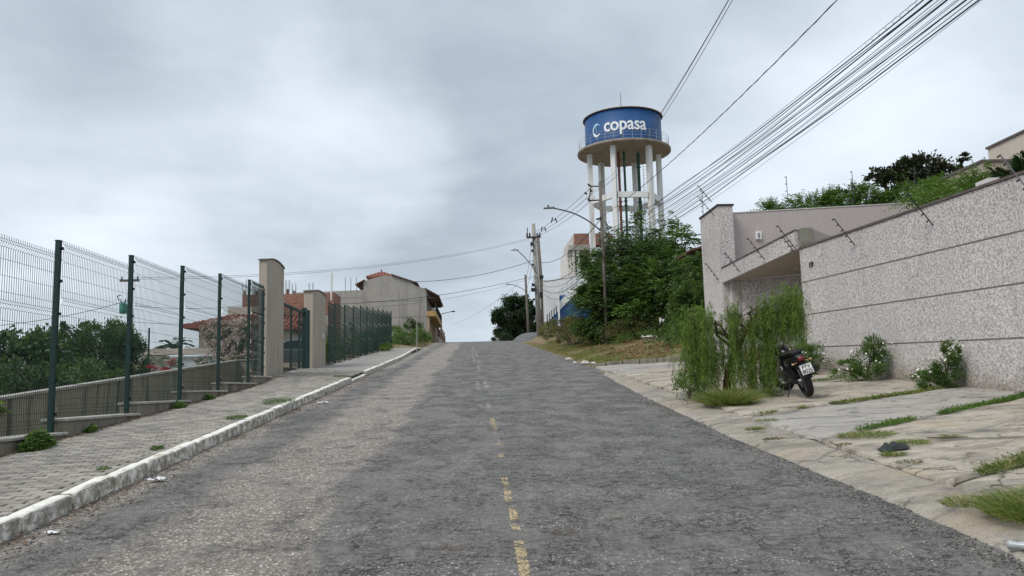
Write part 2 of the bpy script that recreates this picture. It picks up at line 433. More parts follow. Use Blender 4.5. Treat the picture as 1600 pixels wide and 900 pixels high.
material('joint_soil', concrete((.055, .048, .036), (.085, .072, .052), (.04, .038, .028), .4, 0, 1, .35, .9), rough=1)
material('dirt', concrete((.17, .12, .08), (.27, .19, .125), (.09, .075, .05), .4, 0, 1, .25, .9), rough=1)
def streaks(c0, c1, dark, k=.8, sc=3.0):
    """wall with vertical rain streaks"""
    def f(t):
        p = t.pos(); n = t.noise(p, 1.4, 5, .65); c = t.mix(n, (*c0, 1), (*c1, 1))
        s = t.noise(t.scale(p, (1, 1, .10)), sc, 5, .7); c = t.mix(t.m('MULTIPLY', t.rng(s, .48, .68), k), c, (*dark, 1))
        fn = t.noise(p, 35, 4, .7); c = t.mix(1.0, c, t.comb(*[t.rng(fn, .25, .75, .86, 1.14)] * 3), 'MULTIPLY')
        return (c, t.bump(fn, .4, .01))
    return f
material('streaked_wall', streaks((.25, .235, .175), (.34, .32, .245), (.06, .058, .045), .9, 3.2), rough=.9)
material('block_side', streaks((.17, .155, .125), (.26, .235, .19), (.055, .045, .035), .8, 3.5), rough=.95)
material('house_render', streaks((.27, .255, .235), (.37, .35, .32), (.16, .15, .14), .5, .9), rough=.95)
material('pillar_paint', streaks((.365, .315, .258), (.41, .355, .295), (.22, .18, .135), .5, 3.0), rough=.85)
material('beige_paint', streaks((.50, .44, .38), (.55, .49, .425), (.36, .30, .25), .4, 1.2), rough=.85)
material('mauve_paint', streaks((.40, .35, .335), (.435, .385, .365), (.35, .30, .29), .3, .8), rough=.8)
material('white_house_paint', streaks((.62, .63, .64), (.74, .74, .74), (.45, .45, .46), .3, .8), rough=.8)
material('pinkish_paint', streaks((.60, .56, .54), (.68, .64, .61), (.45, .40, .38), .35, .8), rough=.8)
material('tower_white', streaks((.58, .59, .59), (.70, .70, .69), (.33, .28, .23), .55, 1.6), rough=.7)
material('tower_slab', streaks((.24, .20, .165), (.33, .28, .235), (.13, .10, .08), .6, .8), rough=.9)
material('blue_paint', streaks((.010, .058, .175), (.013, .070, .21), (.03, .085, .19), .5, 1.1), rough=.55, spec=.35)
material('bright_blue_paint', streaks((.012, .065, .21), (.015, .08, .25), (.01, .045, .12), .3, .8), rough=.5)

def pavers(t):
    p = t.pos(); r = t.objrand(); i = t.island(); k = t.m('FRACT', t.m('ADD', t.m('MULTIPLY', r, 7.3), i))
    c = t.mix(k, (.20, .184, .160, 1), (.36, .33, .288, 1)); n = t.noise(p, 2.0, 6, .7)
    c = t.mix(t.m('MULTIPLY', t.rng(n, .45, .7), .4), c, (.13, .12, .105, 1))
    f = t.noise(p, 110, 3, .8); c = t.mix(1.0, c, t.comb(*[t.rng(f, .2, .8, .72, 1.28)] * 3), 'MULTIPLY')
    return (c, t.bump(f, .5, .005))
material('paver', pavers, rough=.92)
def kerbpaint(t):
    p = t.pos(); n = t.noise(p, 7, 6, .75); n2 = t.noise(t.vadd(p, (4, 4, 4)), 2.2, 5, .7); z = t.noise(t.scale(p, (1, .3, 2)), 9, 5, .7)
    c = t.mix(t.rng(n, .3, .7), (.62, .59, .52, 1), (.78, .76, .70, 1))
    c = t.mix(t.m('MULTIPLY', t.rng(z, .54, .62), .6), c, (.20, .18, .15, 1))
    c = t.mix(t.m('MULTIPLY', t.rng(n2, .56, .66), .6), c, (.46, .37, .20, 1))
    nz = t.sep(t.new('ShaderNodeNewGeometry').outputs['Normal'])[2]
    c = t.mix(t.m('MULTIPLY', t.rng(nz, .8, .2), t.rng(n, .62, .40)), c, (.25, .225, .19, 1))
    return (c, t.bump(n, .6, .012))
material('kerb_paint', kerbpaint, rough=.85)

def texwall(t):
    p = t.pos(); s = t.sep(p)
    # trowelled worm texture: short gouges running mostly upright, in the wall plane
    q = t.vadd(t.scale(p, (1.0, 1.0, .62)), t.scale(t.noise(p, 20, 2, .5, out=1), (.04, .04, .04)))
    v = t.noise(q, 56, 2, .5, .7); g = t.m('ABSOLUTE', t.m('SUBTRACT', v, .5))
    gate = t.rng(t.noise(t.vadd(p, (9, 9, 9)), 26, 3, .6), .44, .56)
    line = t.m('MULTIPLY', t.rng(g, .050, .008), gate)
    gr = t.noise(p, 60, 3, .7)
    c = t.mix(t.noise(p, 1.1, 5, .6), (.60, .555, .535, 1), (.665, .62, .60, 1))
    c = t.mix(t.m('MULTIPLY', line, .48), c, (.27, .235, .23, 1))
    c = t.mix(t.m('MULTIPLY', t.rng(gr, .55, .75), .2), c, (.38, .35, .35, 1))
    rs = t.noise(t.scale(p, (1, 1, .07)), 2.2, 5, .7)
    c = t.mix(t.m('MULTIPLY', t.rng(rs, .50, .68), .22), c, (.36, .335, .33, 1))
    pt = t.noise(t.vadd(p, (2, 8, 3)), .45, 4, .6)
    c = t.mix(t.m('MULTIPLY', t.rng(pt, .5, .6), .12), c, (.44, .42, .43, 1))
    top_ = t.m('SUBTRACT', t.m('ADD', 4.19, t.m('MULTIPLY', s[1], .0295)), s[2])
    dr = t.noise(t.scale(p, (1, 1, .12)), 5.5, 5, .7)
    c = t.mix(t.m('MULTIPLY', t.m('MULTIPLY', t.rng(top_, .9, .0), t.rng(dr, .52, .68)), .35), c, (.25, .235, .23, 1))
    # splashed earth near the ground
    hh = t.m('SUBTRACT', s[2], t.m('ADD', t.m('MULTIPLY', s[1], .077), .35))
    c = t.mix(t.m('MULTIPLY', t.rng(t.m('ADD', hh, t.m('MULTIPLY', t.noise(p, 5, 4), .5)), .70, .15), .75), c, (.30, .245, .18, 1))
    h = t.m('SUBTRACT', t.m('MULTIPLY', gr, .3), t.m('MULTIPLY', line, 1.2))
    return (c, t.bump(h, 1.0, .02))
material('textured_render', texwall, rough=.92)
def bricks(t):
    p = t.pos(); s = t.sep(p); b = t.new('ShaderNodeTexBrick'); t.put(b.inputs['Vector'], t.comb(t.m('ADD', s[0], s[1]), s[2], 0))
    b.inputs['Scale'].default_value = 1; b.inputs['Brick Width'].default_value = .29; b.inputs['Row Height'].default_value = .14; b.inputs['Mortar Size'].default_value = .016
    b.inputs['Color1'].default_value = (.30, .12, .075, 1); b.inputs['Color2'].default_value = (.19, .08, .055, 1); b.inputs['Mortar'].default_value = (.26, .21, .18, 1)
    n = t.noise(p, .9, 5, .6); c = t.mix(t.m('MULTIPLY', t.rng(n, .45, .7), .5), b.outputs[0], (.22, .15, .12, 1))
    return (c, t.bump(b.outputs[1], -.4, .02))
material('hollow_brick', bricks, rough=.95)
def tiles(t):
    p = t.pos(); n = t.noise(p, 3, 5, .7); i = t.objrand(); c = t.mix(n, (.15, .055, .04, 1), (.31, .12, .085, 1))
    c = t.mix(t.m('MULTIPLY', t.rng(t.noise(p, 1.2, 4), .5, .7), .5), c, (.12, .07, .05, 1)); return (c, t.bump(n, .4, .02))
material('roof_tile', tiles, rough=.9)

def leafmat(name, a, b, cdark=None, trans=.25, sc=.9, rough=.55, dry=None):
    def f(t):
        i = t.island(); p = t.pos(); n = t.noise(p, sc, 4, .6)
        c = t.mix(i, (*a, 1), (*b, 1))
        c = t.mix(t.rng(n, .35, .65, 0, .6), c, (*(cdark or a), 1))
        if dry: c = t.mix(t.rng(t.m('FRACT', t.m('MULTIPLY', i, 17.3)), dry[1], dry[1] + .02), c, (*dry[0], 1))
        return (c,)
    mt = material(name, f, rough=rough, spec=.35)
    t = NT(mt.node_tree); pb = t.n['Principled BSDF']; out = t.n['Material Output']
    tr = t.new('ShaderNodeBsdfTranslucent'); mx = t.new('ShaderNodeMixShader'); mx.inputs[0].default_value = trans
    src = pb.inputs['Base Color'].links[0].from_socket
    t.l.new(t.mix(1.0, src, (1.5, 1.6, .8, 1), 'MULTIPLY'), tr.inputs['Color'])
    t.l.new(pb.outputs[0], mx.inputs[1]); t.l.new(tr.outputs[0], mx.inputs[2]); t.l.new(mx.outputs[0], out.inputs['Surface'])
leafmat('leaf_dark', (.034, .066, .024), (.086, .14, .042), (.022, .045, .016))
leafmat('leaf_mid', (.060, .112, .028), (.14, .215, .052), (.036, .074, .020))
leafmat('leaf_light', (.07, .14, .022), (.15, .24, .045), (.045, .09, .018))
leafmat('leaf_far', (.018, .035, .016), (.04, .068, .024), (.012, .026, .012))
leafmat('leaf_purple', (.024, .020, .014), (.050, .058, .026), (.014, .022, .011), .1)
leafmat('leaf_weeping', (.070, .125, .022), (.23, .33, .05), (.030, .060, .015), .33, 6.0)
leafmat('grass_blade', (.075, .13, .022), (.18, .25, .05), (.05, .09, .018), .3, 2.0, dry=((.34, .28, .14), .76))
leafmat('straw_blade', (.20, .17, .07), (.34, .28, .13), (.12, .13, .045), .2, .7)
leafmat('leaf_mixed_weed', (.06, .10, .025), (.14, .17, .045), (.10, .08, .035), .2, .8, dry=((.20, .12, .06), .78))
leafmat('palm_leaf', (.018, .042, .014), (.05, .10, .03), None, .1)
leafmat('cycad_leaf', (.10, .17, .02), (.22, .30, .04), None, .2)
leafmat('petal_white', (.70, .70, .62), (.85, .85, .78), None, .2)
leafmat('petal_pale_pink', (.50, .40, .42), (.72, .62, .64), None, .2)
leafmat('petal_red', (.45, .02, .05), (.62, .06, .10), None, .3)
leafmat('dry_leaf', (.16, .085, .04), (.30, .17, .08), None, .0)
plain('bark', (.085, .062, .045), .95, var=.35, sc=20, bmp=.8)
plain('bark_grey', (.13, .115, .10), .95, var=.35, sc=20, bmp=.8)
plain('red_stem', (.10, .03, .022), .9, var=.3, sc=15)
plain('pole_wood', (.135, .115, .095), .9, var=.3, sc=5, bmp=.4)
plain('pole_concrete', (.30, .285, .26), .9, var=.2, sc=3, bmp=.4)
plain('green_metal', (.004, .030, .026), .55, 0, .35, .15)
plain('wire_green', (.008, .026, .024), .6, 0, .3, .1)
plain('dark_metal', (.035, .035, .038), .5, .5, .4, .2)
plain('grey_metal', (.25, .26, .27), .45, .6, .4, .15)
plain('lamp_metal', (.12, .125, .13), .5, .4, .4, .15)
plain('rail_metal', (.42, .44, .46), .5, .3, .4, .15)
plain('cable_black', (.018, .018, .020), .7, 0, .3, .1)
plain('cable_grey', (.075, .08, .09), .6, 0, .3, .1)
plain('insulator_brown', (.03, .018, .014), .3, 0, .5, .1)
plain('transformer_green', (.05, .22, .17), .5, 0, .4, .15)
plain('brown_pipe', (.16, .055, .04), .6, 0, .3, .15)
plain('green_pipe', (.02, .075, .055), .6, 0, .3, .15)
plain('black_coping', (.028, .026, .026), .7, 0, .3, .2)
plain('brown_coping', (.12, .10, .09), .8, 0, .3, .3, 4)
plain('soffit_paint', (.42, .37, .33), .85, 0, .3, .08)
plain('lettering_white', (.80, .82, .84), .6, 0, .3, .03)
plain('logo_pale_blue', (.35, .52, .68), .6, 0, .3, .05)
plain('plastic_white', (.70, .70, .68), .5, 0, .4, .05)
plain('rust_brown', (.10, .055, .035), .9, 0, .3, .3)
plain('wood_brown', (.17, .10, .06), .8, 0, .3, .3, 8)
plain('wood_light', (.36, .27, .19), .8, 0, .3, .3, 8)
plain('ochre_paint', (.38, .24, .10), .85, 0, .3, .25, 3)
plain('dark_void', (.02, .018, .016), .9, 0, .2, .2)
plain('glass_dark', (.03, .04, .05), .08, 0, .8, .05)
plain('asphalt_heap', (.13, .13, .135), .95, 0, .3, .4, 6, 1.0)
plain('moto_black', (.012, .012, .014), .25, 0, .5, .05)
plain('moto_rubber', (.018, .018, .018), .8, 0, .3, .2, 30, .5)
plain('moto_dull', (.035, .036, .038), .5, .3, .5, .1)
plain('chrome', (.62, .63, .65), .18, 1, .5, .05)
plain('tail_red', (.14, .006, .010), .2, 0, .6, .05)
plain('signal_lens', (.45, .26, .14), .2, 0, .5, .05)
plain('plate_white', (.72, .72, .70), .5, 0, .4, .03)
plain('plate_ink', (.02, .02, .02), .6, 0, .3, .03)
plain('cloth_black', (.03, .035, .036), .9, 0, .3, .3, 20, .6)
plain('bottle_plastic', (.34, .37, .38), .2, 0, .5, .1)
plain('litter_white', (.65, .65, .66), .5, 0, .4, .15, 25)
plain('car_paint_grey', (.42, .44, .46), .25, .4, .5, .05)
plain('car_paint_dark', (.13, .14, .15), .25, .3, .5, .05)
plain('sheet_white', (.60, .66, .70), .6, 0, .3, .1)
plain('number_black', (.03, .03, .03), .6)
plain('stone_pale', (.45, .43, .39), .9, 0, .3, .3, 10)
def gravelm(t):
    i = t.island(); return (t.mix(t.rng(i, .65, 1.0, 0, 1, False), (.075, .073, .07, 1), (.38, .34, .29, 1)),)
material('gravel', gravelm, rough=.9)
def groundm(t):
    p = t.pos(); n = t.noise(p, .35, 6, .7); n2 = t.noise(p, 5, 6, .75)
    c = t.mix(t.rng(n, .4, .6), (.17, .125, .08, 1), (.13, .13, .055, 1)); c = t.mix(t.rng(n2, .4, .65), c, (.21, .165, .095, 1))
    c = t.mix(t.m('MULTIPLY', t.rng(t.noise(p, 30, 3, .7), .55, .7), .5), c, (.08, .06, .04, 1))
    return (c, t.bump(n2, .8, .04))
material('earth', groundm, rough=1)
# ---------------------------------------------------------------- ground and road
rng = np.random.default_rng(7); random.seed(7)
def spaced(a, b, d0, k):
    ys = [a]
    while ys[-1] < b: ys.append(ys[-1] + max(d0, d0 + k * max(0, abs(ys[-1]) - 8)))
    return ys
gx = sorted(set([-400, -260, -160, -110, -80, -60, -45, -36, -30, -26, -22, -19, -16, -14, -12, -10.5, -9, -8.3, -7.6, -7, -6.6, -6.2, -5.9, -5.75, -5.4, -5, -4.5, -4, -3.7, -3.58, -3.5, -2, 0, 2, 3.3, 3.6, 3.8, 4, 4.2, 4.5, 4.8, 5.1, 5.4, 5.8, 6.2, 6.6, 7, 7.4, 7.8, 8.2, 8.6, 9, 9.6, 10.4, 11.5, 13, 15, 18, 22, 27, 34, 45, 60, 90, 140, 220, 400]))
gy = spaced(-12, 170, .6, .012) + [185, 200, 220, 250, 300, 380, 500, 700]
def gz(x, y):
    z = G(x, y)
    if abs(x) > 4.4 or x > 4.2: z += .06 * mnoise.noise((x * .7, y * .7, 0)) * min(1, (abs(x) - 3.5) * .5)
    return z
tag(grid(gx, gy, gz, 'ground', 'earth'), kind='structure')

def redge(y):
    e = 3.52 + .06 * mnoise.noise((y * .5, 3, 0)) + .035 * mnoise.noise((y * 2.3, 9, 0))
    return e + sm(12, 30, y) * .65
def kx(y): return -3.56 - sm(38, 58, y) * .42
POT = [(.62, 6.15, .22, .02), (1.05, 6.45, .2, .015), (-.2, 5.8, .17, .012), (.5, 14, .5, .015)]
def roadz(x, y):
    z = zr(y) + .012 * mnoise.noise((x * .5, y * .25, 1)) + .0035 * mnoise.noise((x * 3, y * 2, 5))
    for a, b, r, d in POT:
        q = ((x - a) ** 2 + ((y - b) * 1.3) ** 2) ** .5
        if q < r: z -= d * (1 - (q / r) ** 2)
    return z - .015 * sm(3.2, 3.6, x) * (1 - sm(20, 30, y))
ry = spaced(-8, 190, .10, .012); NX = 64
V = []; 
for y in ry:
    a, b = kx(y) if y < 56 else -3.9 + .15 * mnoise.noise((y * .3, 0, 0)), redge(y)
    for i in range(NX + 1):
        x = a + (b - a) * i / NX; V.append((x, y, roadz(x, y)))
i = np.arange(NX)[None, :] + (NX + 1) * np.arange(len(ry) - 1)[:, None]
F = np.stack([i, i + 1, i + NX + 2, i + NX + 1], -1).reshape(-1, 4)
road = tag(nplink('road', V, F, 'asphalt', None, True), kind='structure')
# worn centre line: yellow nearby, two faint pale lines further up
def cx(y): return .285 - .0085 * max(0, y - 11)
for y0, y1, dx, wd, mt in ((1.5, 5.9, 0, .075, 'yellow_paint'), (6.05, 6.4, 0, .07, 'yellow_paint'), (6.5, 7.0, .005, .07, 'yellow_paint'), (7.2, 8.3, -.01, .065, 'yellow_paint'), (9.5, 9.8, 0, .06, 'yellow_paint'),
                           (10.5, 11.2, 0, .07, 'yellow_paint'), (15.0, 16.2, .0, .07, 'faded_white_paint'), (12.0, 13.6, .0, .075, 'yellow_paint'), (19.6, 23.0, .07, .12, 'faded_white_paint'), (19.2, 22.6, -.13, .11, 'faded_white_paint'), (28, 31, .0, .12, 'faded_white_paint'),
                           (33, 37, .10, .12, 'faded_white_paint'), (34, 50, -.12, .12, 'faded_white_paint'), (40, 48, .10, .12, 'faded_white_paint'), (52, 62, 0, .14, 'faded_white_paint')):
    n = max(4, int((y1 - y0) / .12)); ys = [y0 + (y1 - y0) * k / n for k in range(n + 1)]; V = []
    for y in ys:
        for u in (-1, -.33, .33, 1):
            x = cx(y) + dx + u * wd / 2; V.append((x, y, roadz(x, y) + .006))
    i = np.arange(3)[None, :] + 4 * np.arange(n)[:, None]
    tag(nplink('road_marking', V, np.stack([i, i + 1, i + 5, i + 4], -1).reshape(-1, 4), mt, road), kind='structure')
for nm, x0, y0, wx, wy in (('asphalt_crumb', 0, 0, 0, 0),):
    pass

SL = math.atan(.077)
def stones(name, n, fx, fy, smin, smax, mat, fz=None, **kw):
    """loose stones as tiny octahedra"""
    X = fx(n); Y = fy(n); S = smin + (smax - smin) * rng.random(n) ** 3
    O = np.array([[1, 0, 0], [0, 1, 0], [-1, 0, 0], [0, -1, 0], [0, 0, .7], [0, 0, -.5]], float)
    T = np.array([[0, 1, 4], [1, 2, 4], [2, 3, 4], [3, 0, 4], [1, 0, 5], [2, 1, 5], [3, 2, 5], [0, 3, 5]])
    Z = np.array([(fz or roadz)(a, b) for a, b in zip(X, Y)]); J = 1 + .35 * rng.normal(size=(n, 6, 1)); a = rng.random(n) * 6.28
    P = O[None] * J * S[:, None, None]; c, s_ = np.cos(a)[:, None], np.sin(a)[:, None]
    P = np.stack([P[..., 0] * c - P[..., 1] * s_, P[..., 0] * s_ + P[..., 1] * c, P[..., 2]], -1) + np.stack([X, Y, Z + S * .15], -1)[:, None]
    return tag(nplink(name, P.reshape(-1, 3), (T[None] + 6 * np.arange(n)[:, None, None]).reshape(-1, 3), mat), kind='stuff', **kw)
def redges(Y): return np.array([redge(y) for y in Y])
YY = None
def fy1(n):
    global YY; YY = 3.2 + 14 * rng.random(n) ** 1.6; return YY
def pair(n, f):   # correlated x,y
    Y = 3.2 + 20 * rng.random(n) ** 1.8; return Y, f(Y)
Yc, Xc = pair(9000, lambda Y: redges(Y) + rng.normal(size=len(Y)) * .14 - .18)
stones('edge_gravel', 9000, lambda n: Xc, lambda n: Yc, .003, .013, 'gravel', label='loose grey gravel along the crumbling right road edge', cat='gravel')
Yk = 4 + 26 * rng.random(4200) ** 1.5; Xk = -3.54 + np.abs(rng.normal(size=4200)) * .22
stones('gutter_gravel', 4200, lambda n: Xk, lambda n: Yk, .003, .014, 'gravel', label='fine gravel collected in the gutter below the white kerb', cat='gravel')
Xr = -3.2 + 6.4 * rng.random(1500); Yr = 3.5 + 14 * rng.random(1500) ** 1.5
stones('loose_chippings', 1500, lambda n: Xr, lambda n: Yr, .003, .010, 'gravel', label='pale stone chippings scattered over the worn asphalt', cat='chippings')
n = 2600; Y = 4 + 22 * rng.random(n) ** 1.3; X = -3.54 + np.abs(rng.normal(size=n)) * .10 * (1 + mnoise.noise((0, 0, 0)))
keep = np.array([mnoise.noise((0, y * 1.3, 4)) > -.05 for y in Y]); X, Y = X[keep], Y[keep]
P = np.stack([X, Y, [roadz(a, b) + .008 for a, b in zip(X, Y)]], -1); D = rng.normal(size=P.shape) * [1, 1, .25]
Vl, Fl = leaves(P, D, .018 + .03 * rng.random(len(P)), .009, rng)
tag(nplink('leaf_litter', Vl, Fl, 'dry_leaf'), 'brown dry leaf litter lying at the foot of the kerb', 'leaf litter', kind='stuff')

# ---------------------------------------------------------------- left pavement
def hp(x, y): return zr(y) + .15 + .11 * sm(20, 24, y) * (1 - sm(26, 30, y)) * max(0, (-3.7 - x) / 1.9)
pavement = tag(grid([-6.1, -5.6, -5.1, -4.6, -4.1, -3.7], [-6 + k for k in range(33)], lambda x, y: hp(x, y) - .032, 'pavement', 'joint_soil', None, False), kind='structure')
PM = [MB().bev(-.092, .092, -.0405, .0405, -.05, 0, .006).mesh('paver', 'paver')]
cand = []; r = 0; y = 3.0
while y < 26.6:
    off = .1 if r % 2 else 0
    x = -3.82 - off
    while x > -5.64 - (.12 if y > 22 else 0):
        cand.append((x, y)); x -= .2
    if off: cand.append((-3.745, y, 1))
    y += .1; r += 1
vis = sorted([c for c in cand if len(c) == 2 and c[0] > -.585 * c[1] + .05], key=lambda c: c[1] - .0 * c[0])
near = set(vis[:300]); rest = []
for c in cand:
    x, y = c[:2]; z = hp(x, y) + .004 * mnoise.noise((x * 1.5, y * 1.5, 0)) + random.uniform(-.004, .004)
    tx, ty = random.gauss(0, .012), random.gauss(0, .012)
    if c in near:
        o = link('paver', PM[0], pavement, (x, y, z)); o.rotation_euler = (SL + tx, ty, random.gauss(0, .008))
    else: rest.append((x, y, z, tx, ty, .45 if len(c) == 3 else 1))
b0 = MB().bev(-.092, .092, -.0405, .0405, -.05, 0, .006); V0 = np.array(b0.v); F0 = np.array([f for f in b0.f])
RR = np.array(rest); Vp = np.repeat(V0[None], len(RR), 0); Vp[..., 0] *= RR[:, 5:6]
sl = SL + RR[:, 3:4]; Vp2 = Vp.copy(); Vp2[..., 2] = Vp[..., 2] + Vp[..., 1] * sl - Vp[..., 0] * RR[:, 4:5]
Vp2 += RR[:, None, :3]
tag(nplink('paver_rows', Vp2.reshape(-1, 3), (F0[None] + len(V0) * np.arange(len(RR))[:, None, None]).reshape(-1, 4), 'paver', pavement), kind='stuff')
tag(grid([-5.9 + .55 * k for k in range(5)], [26.65 + .8 * k for k in range(38)], lambda x, y: hp(x, y) + .008 * mnoise.noise((x, y * .6, 2)), 'pavement_concrete', 'plain_pavement', pavement), kind='structure')

# kerb stones
kerb = tag(MB().box(-3.72, -3.57, -6, -5.2, -.5, -.32).build('kerb', 'kerb_paint'), kind='structure')
KM = []
for v in range(6):
    m = MB(); xs = [-.075, -.06, 0, .055, .072]; nseg = 9
    vs = []
    for k in range(nseg + 1):
        yy = -.388 + .776 * k / nseg; e = .008 if k in (0, nseg) else 0
        prof = [(-.075, -.16), (-.075, -.004 - e), (-.06, -e), (.045, -e), (.066, -.010 - e), (.074, -.03), (.078, -.16)]
        for (a, b) in prof:
            nn = mnoise.noise((a * 14 + v * 7, yy * 7, b * 12)); chip = max(0, mnoise.noise((yy * 9 + v * 11, 0, v)) - .25) * .045 if a > .04 and b > -.05 else 0
            vs.append((a + .003 * nn - chip, yy, b + .003 * nn - chip * .8))
    npf = 7; fs = [(k * npf + j, (k + 1) * npf + j, (k + 1) * npf + j + 1, k * npf + j + 1) for k in range(nseg) for j in range(npf - 1)]
    fs += [tuple(range(npf)), tuple(nseg * npf + j for j in range(npf - 1, -1, -1))]
    m.add(vs, fs); m.v = [(x * .86 + .008, y_, z_) for x, y_, z_ in m.v]; KM.append(m.mesh('kerb_stone', 'kerb_paint'))
y = -5.0; k = 0
while y < 55.8:
    low = .10 if 23.8 < y < 26.6 else 0
    o = link('kerb_stone', KM[k % 6], kerb, (kx(y) - .078, y, zr(y) + .155 - low + random.uniform(-.006, .006)))
    o.rotation_euler = (SL + random.gauss(0, .010), random.gauss(0, .015), random.gauss(0, .012) + (.02 if y > 40 else 0))
    y += .80; k += 1

# ---------------------------------------------------------------- right: gutter strip and driveway slabs
gy2 = [2 + .16 * k for k in range(140)]
V = []; NG = 7
for y in gy2:
    a = redge(y) - .16; b = 4.13 + .05 * mnoise.noise((y * 1.4, 2, 2)) + sm(20, 27, y) * .1; b = max(b, a + .12)
    a += .05 * mnoise.noise((y * 2.5, 7, 0)) + .03 * mnoise.noise((y * 8, 7, 0))
    for i in range(NG + 1):
        x = a + (b - a) * i / NG
        z = zr(y) + [-.05, .012, .036, .048, .058, .068, .078, .06][i] + .010 * mnoise.noise((x * 4, y * 3, 0))
        V.append((x, y, z))
i = np.arange(NG)[None, :] + (NG + 1) * np.arange(len(gy2) - 1)[:, None]
tag(nplink('gutter_strip', V, np.stack([i, i + 1, i + NG + 2, i + NG + 1], -1).reshape(-1, 4), 'gutter_concrete', None, True), kind='structure')
driveway = tag(grid([4.05 + .52 * k for k in range(9)], [1 + 1.3 * k for k in range(21)], lambda x, y: drive(x, y) - .05 + .01 * mnoise.noise((x, y, 0)) - (.4 if y > 25.5 else 0), 'driveway', 'joint_soil', None), kind='structure')
def wallx(y): return 8.2 - .0194 * (y - 13)
joints = [((4.07, 2.2), (8.3, 4.6)), ((4.07, 4.7), (8.3, 6.9)), ((4.07, 6.86), (8.3, 9.2)), ((4.07, 9.55), (8.3, 11.6)), ((4.07, 11.98), (8.3, 13.3)), ((4.07, 15.3), (8.3, 16.6)), ((4.07, 19.0), (8.3, 19.8)), ((4.07, 23.0), (8.3, 22.9)), ((4.02, 27.3), (8.3, 24.2))]
for j in range(len(joints) - 1):
    (ax, ay), (bx_, by) = joints[j]; (cx_, cy), (dx_, dy) = joints[j + 1]; nu, nv = 34, 26; V = []
    tilt = random.gauss(0, .004); sink = random.uniform(-.022, .010)
    g = .05
    for q in range(nv + 1):
        for p in range(nu + 1):
            u, v = p / nu, q / nv
            xl = ax + (bx_ - ax) * u; y0_ = ay + (by - ay) * u + g; y1_ = cy + (dy - cy) * u - g; x = xl; y = y0_ + (y1_ - y0_) * v
            ed = min(u, 1 - u, v, 1 - v)
            if ed < .001:
                jn = .07 * mnoise.noise((x * 2.2, y * 2.2, j)) + .05 * mnoise.noise((x * 7, y * 7, j)); x += abs(jn) * 1.3 if u in (0, 1) else 0; y += jn if v in (0, 1) else 0
            x = min(x, wallx(y) - .005)
            z = drive(x, y) + sink + tilt * (x - 6) + .022 * mnoise.noise((x * .9, y * .9, 3)) + .006 * mnoise.noise((x * 5, y * 5, 3)) - (.014 if ed < .02 else 0)
            st = mnoise.noise((x * 1.1 + 4, y * 1.1, 8)); z += .012 * sm(.05, .12, st)     # broken pieces standing slightly proud
            V.append((x, y, z))
    # rim skirt
    n0 = len(V); rim = [p for p in range(nu + 1)] + [q * (nu + 1) + nu for q in range(1, nv + 1)] + [nv * (nu + 1) + p for p in range(nu - 1, -1, -1)] + [q * (nu + 1) for q in range(nv - 1, 0, -1)]
    V += [(V[k][0], V[k][1], V[k][2] - .09) for k in rim]
    i = np.arange(nu)[None, :] + (nu + 1) * np.arange(nv)[:, None]; F = np.stack([i, i + 1, i + nu + 2, i + nu + 1], -1).reshape(-1, 4).tolist()
    F += [(rim[k], n0 + k, n0 + (k + 1) % len(rim), rim[(k + 1) % len(rim)]) for k in range(len(rim))]
    nplink('concrete_slab', V, F, 'driveway_concrete_grey' if j in (3, 7) else 'driveway_concrete', driveway, True)
# low kerb and raised strip closing the driveway off from the verge
m = MB()
A, B_ = (3.95, 27.55), (8.0, 24.7)
for k in range(8):
    t0, t1 = k / 8 + .004, (k + 1) / 8 - .004
    p = lambda t, o: (A[0] + (B_[0] - A[0]) * t + o * .57, A[1] + (B_[1] - A[1]) * t + o * .82)
    q = [p(t0, 0), p(t1, 0), p(t1, .16), p(t0, .16)]
    hh = .13 * min(1, .2 + t1 * 2)
    m.quadbox(*[(x, y, drive(x, y) + hh) for x, y in q], .3)
tag(m.build('verge_kerb', 'block_side'), kind='structure')
# ---------------------------------------------------------------- left side: stepped base, mesh fence, pillars, gate
FX = -5.78
post_y = [6.55, 8.92, 11.3, 13.67, 16.05, 18.4, 20.78]
def mesh_panel(width, height, name):
    """welded wire panel with V-shaped stiffening folds, in the YZ plane"""
    m = MB(); n = int(width / .05); folds = [.10, .85, 1.60, height - .12]; prof = [(0, 0)]
    for f in folds: prof += [(0, f - .05), (.035, f), (0, f + .05)]
    prof += [(0, height)]
    pz = [(o, height - z) for o, z in prof]
    V = []; F = []; hw = .0027; np_ = len(pz)
    for k in range(n + 1):
        y = width * k / n
        for (o, z) in pz:
            V += [(o - hw, y, z), (o + hw, y - hw, z), (o + hw, y + hw, z)]
        b = k * np_ * 3
        for i in range(np_ - 1):
            for a in range(3): F.append((b + i * 3 + a, b + i * 3 + (a + 1) % 3, b + (i + 1) * 3 + (a + 1) % 3, b + (i + 1) * 3 + a))
    m.add(V, F)
    hs = []
    for f in folds: hs += [f - .05, f, f + .05]
    hs += [.30, .50, .70, 1.05, 1.25, 1.42, 1.8, 2.0, 2.2]
    for z in hs:
        if z > height: continue
        o = .035 if z in folds else 0
        m.tube([(o + .004, 0, height - z), (o + .004, width, height - z)], .0028, 3, cap=False)
    return m.mesh(name, 'wire_green')
P1 = mesh_panel(2.30, 2.46, 'mesh_panel')
CLM = MB().box(-.01, .012, -.018, .018, -.02, .02).mesh('clamp', 'dark_metal')
def fence_post(parent, x, y, z0, z1, first=True):
    o = MB().box(x - .03, x + .03, y - .036, y + .036, z0, z1).box(x - .036, x + .036, y - .042, y + .042, z1, z1 + .012).build('post', 'green_metal', parent)
    for k in range(6): link('clamp', CLM, o, (x + .04, y + .035, z0 + .25 + (z1 - z0 - .35) * k / 5))
    return o
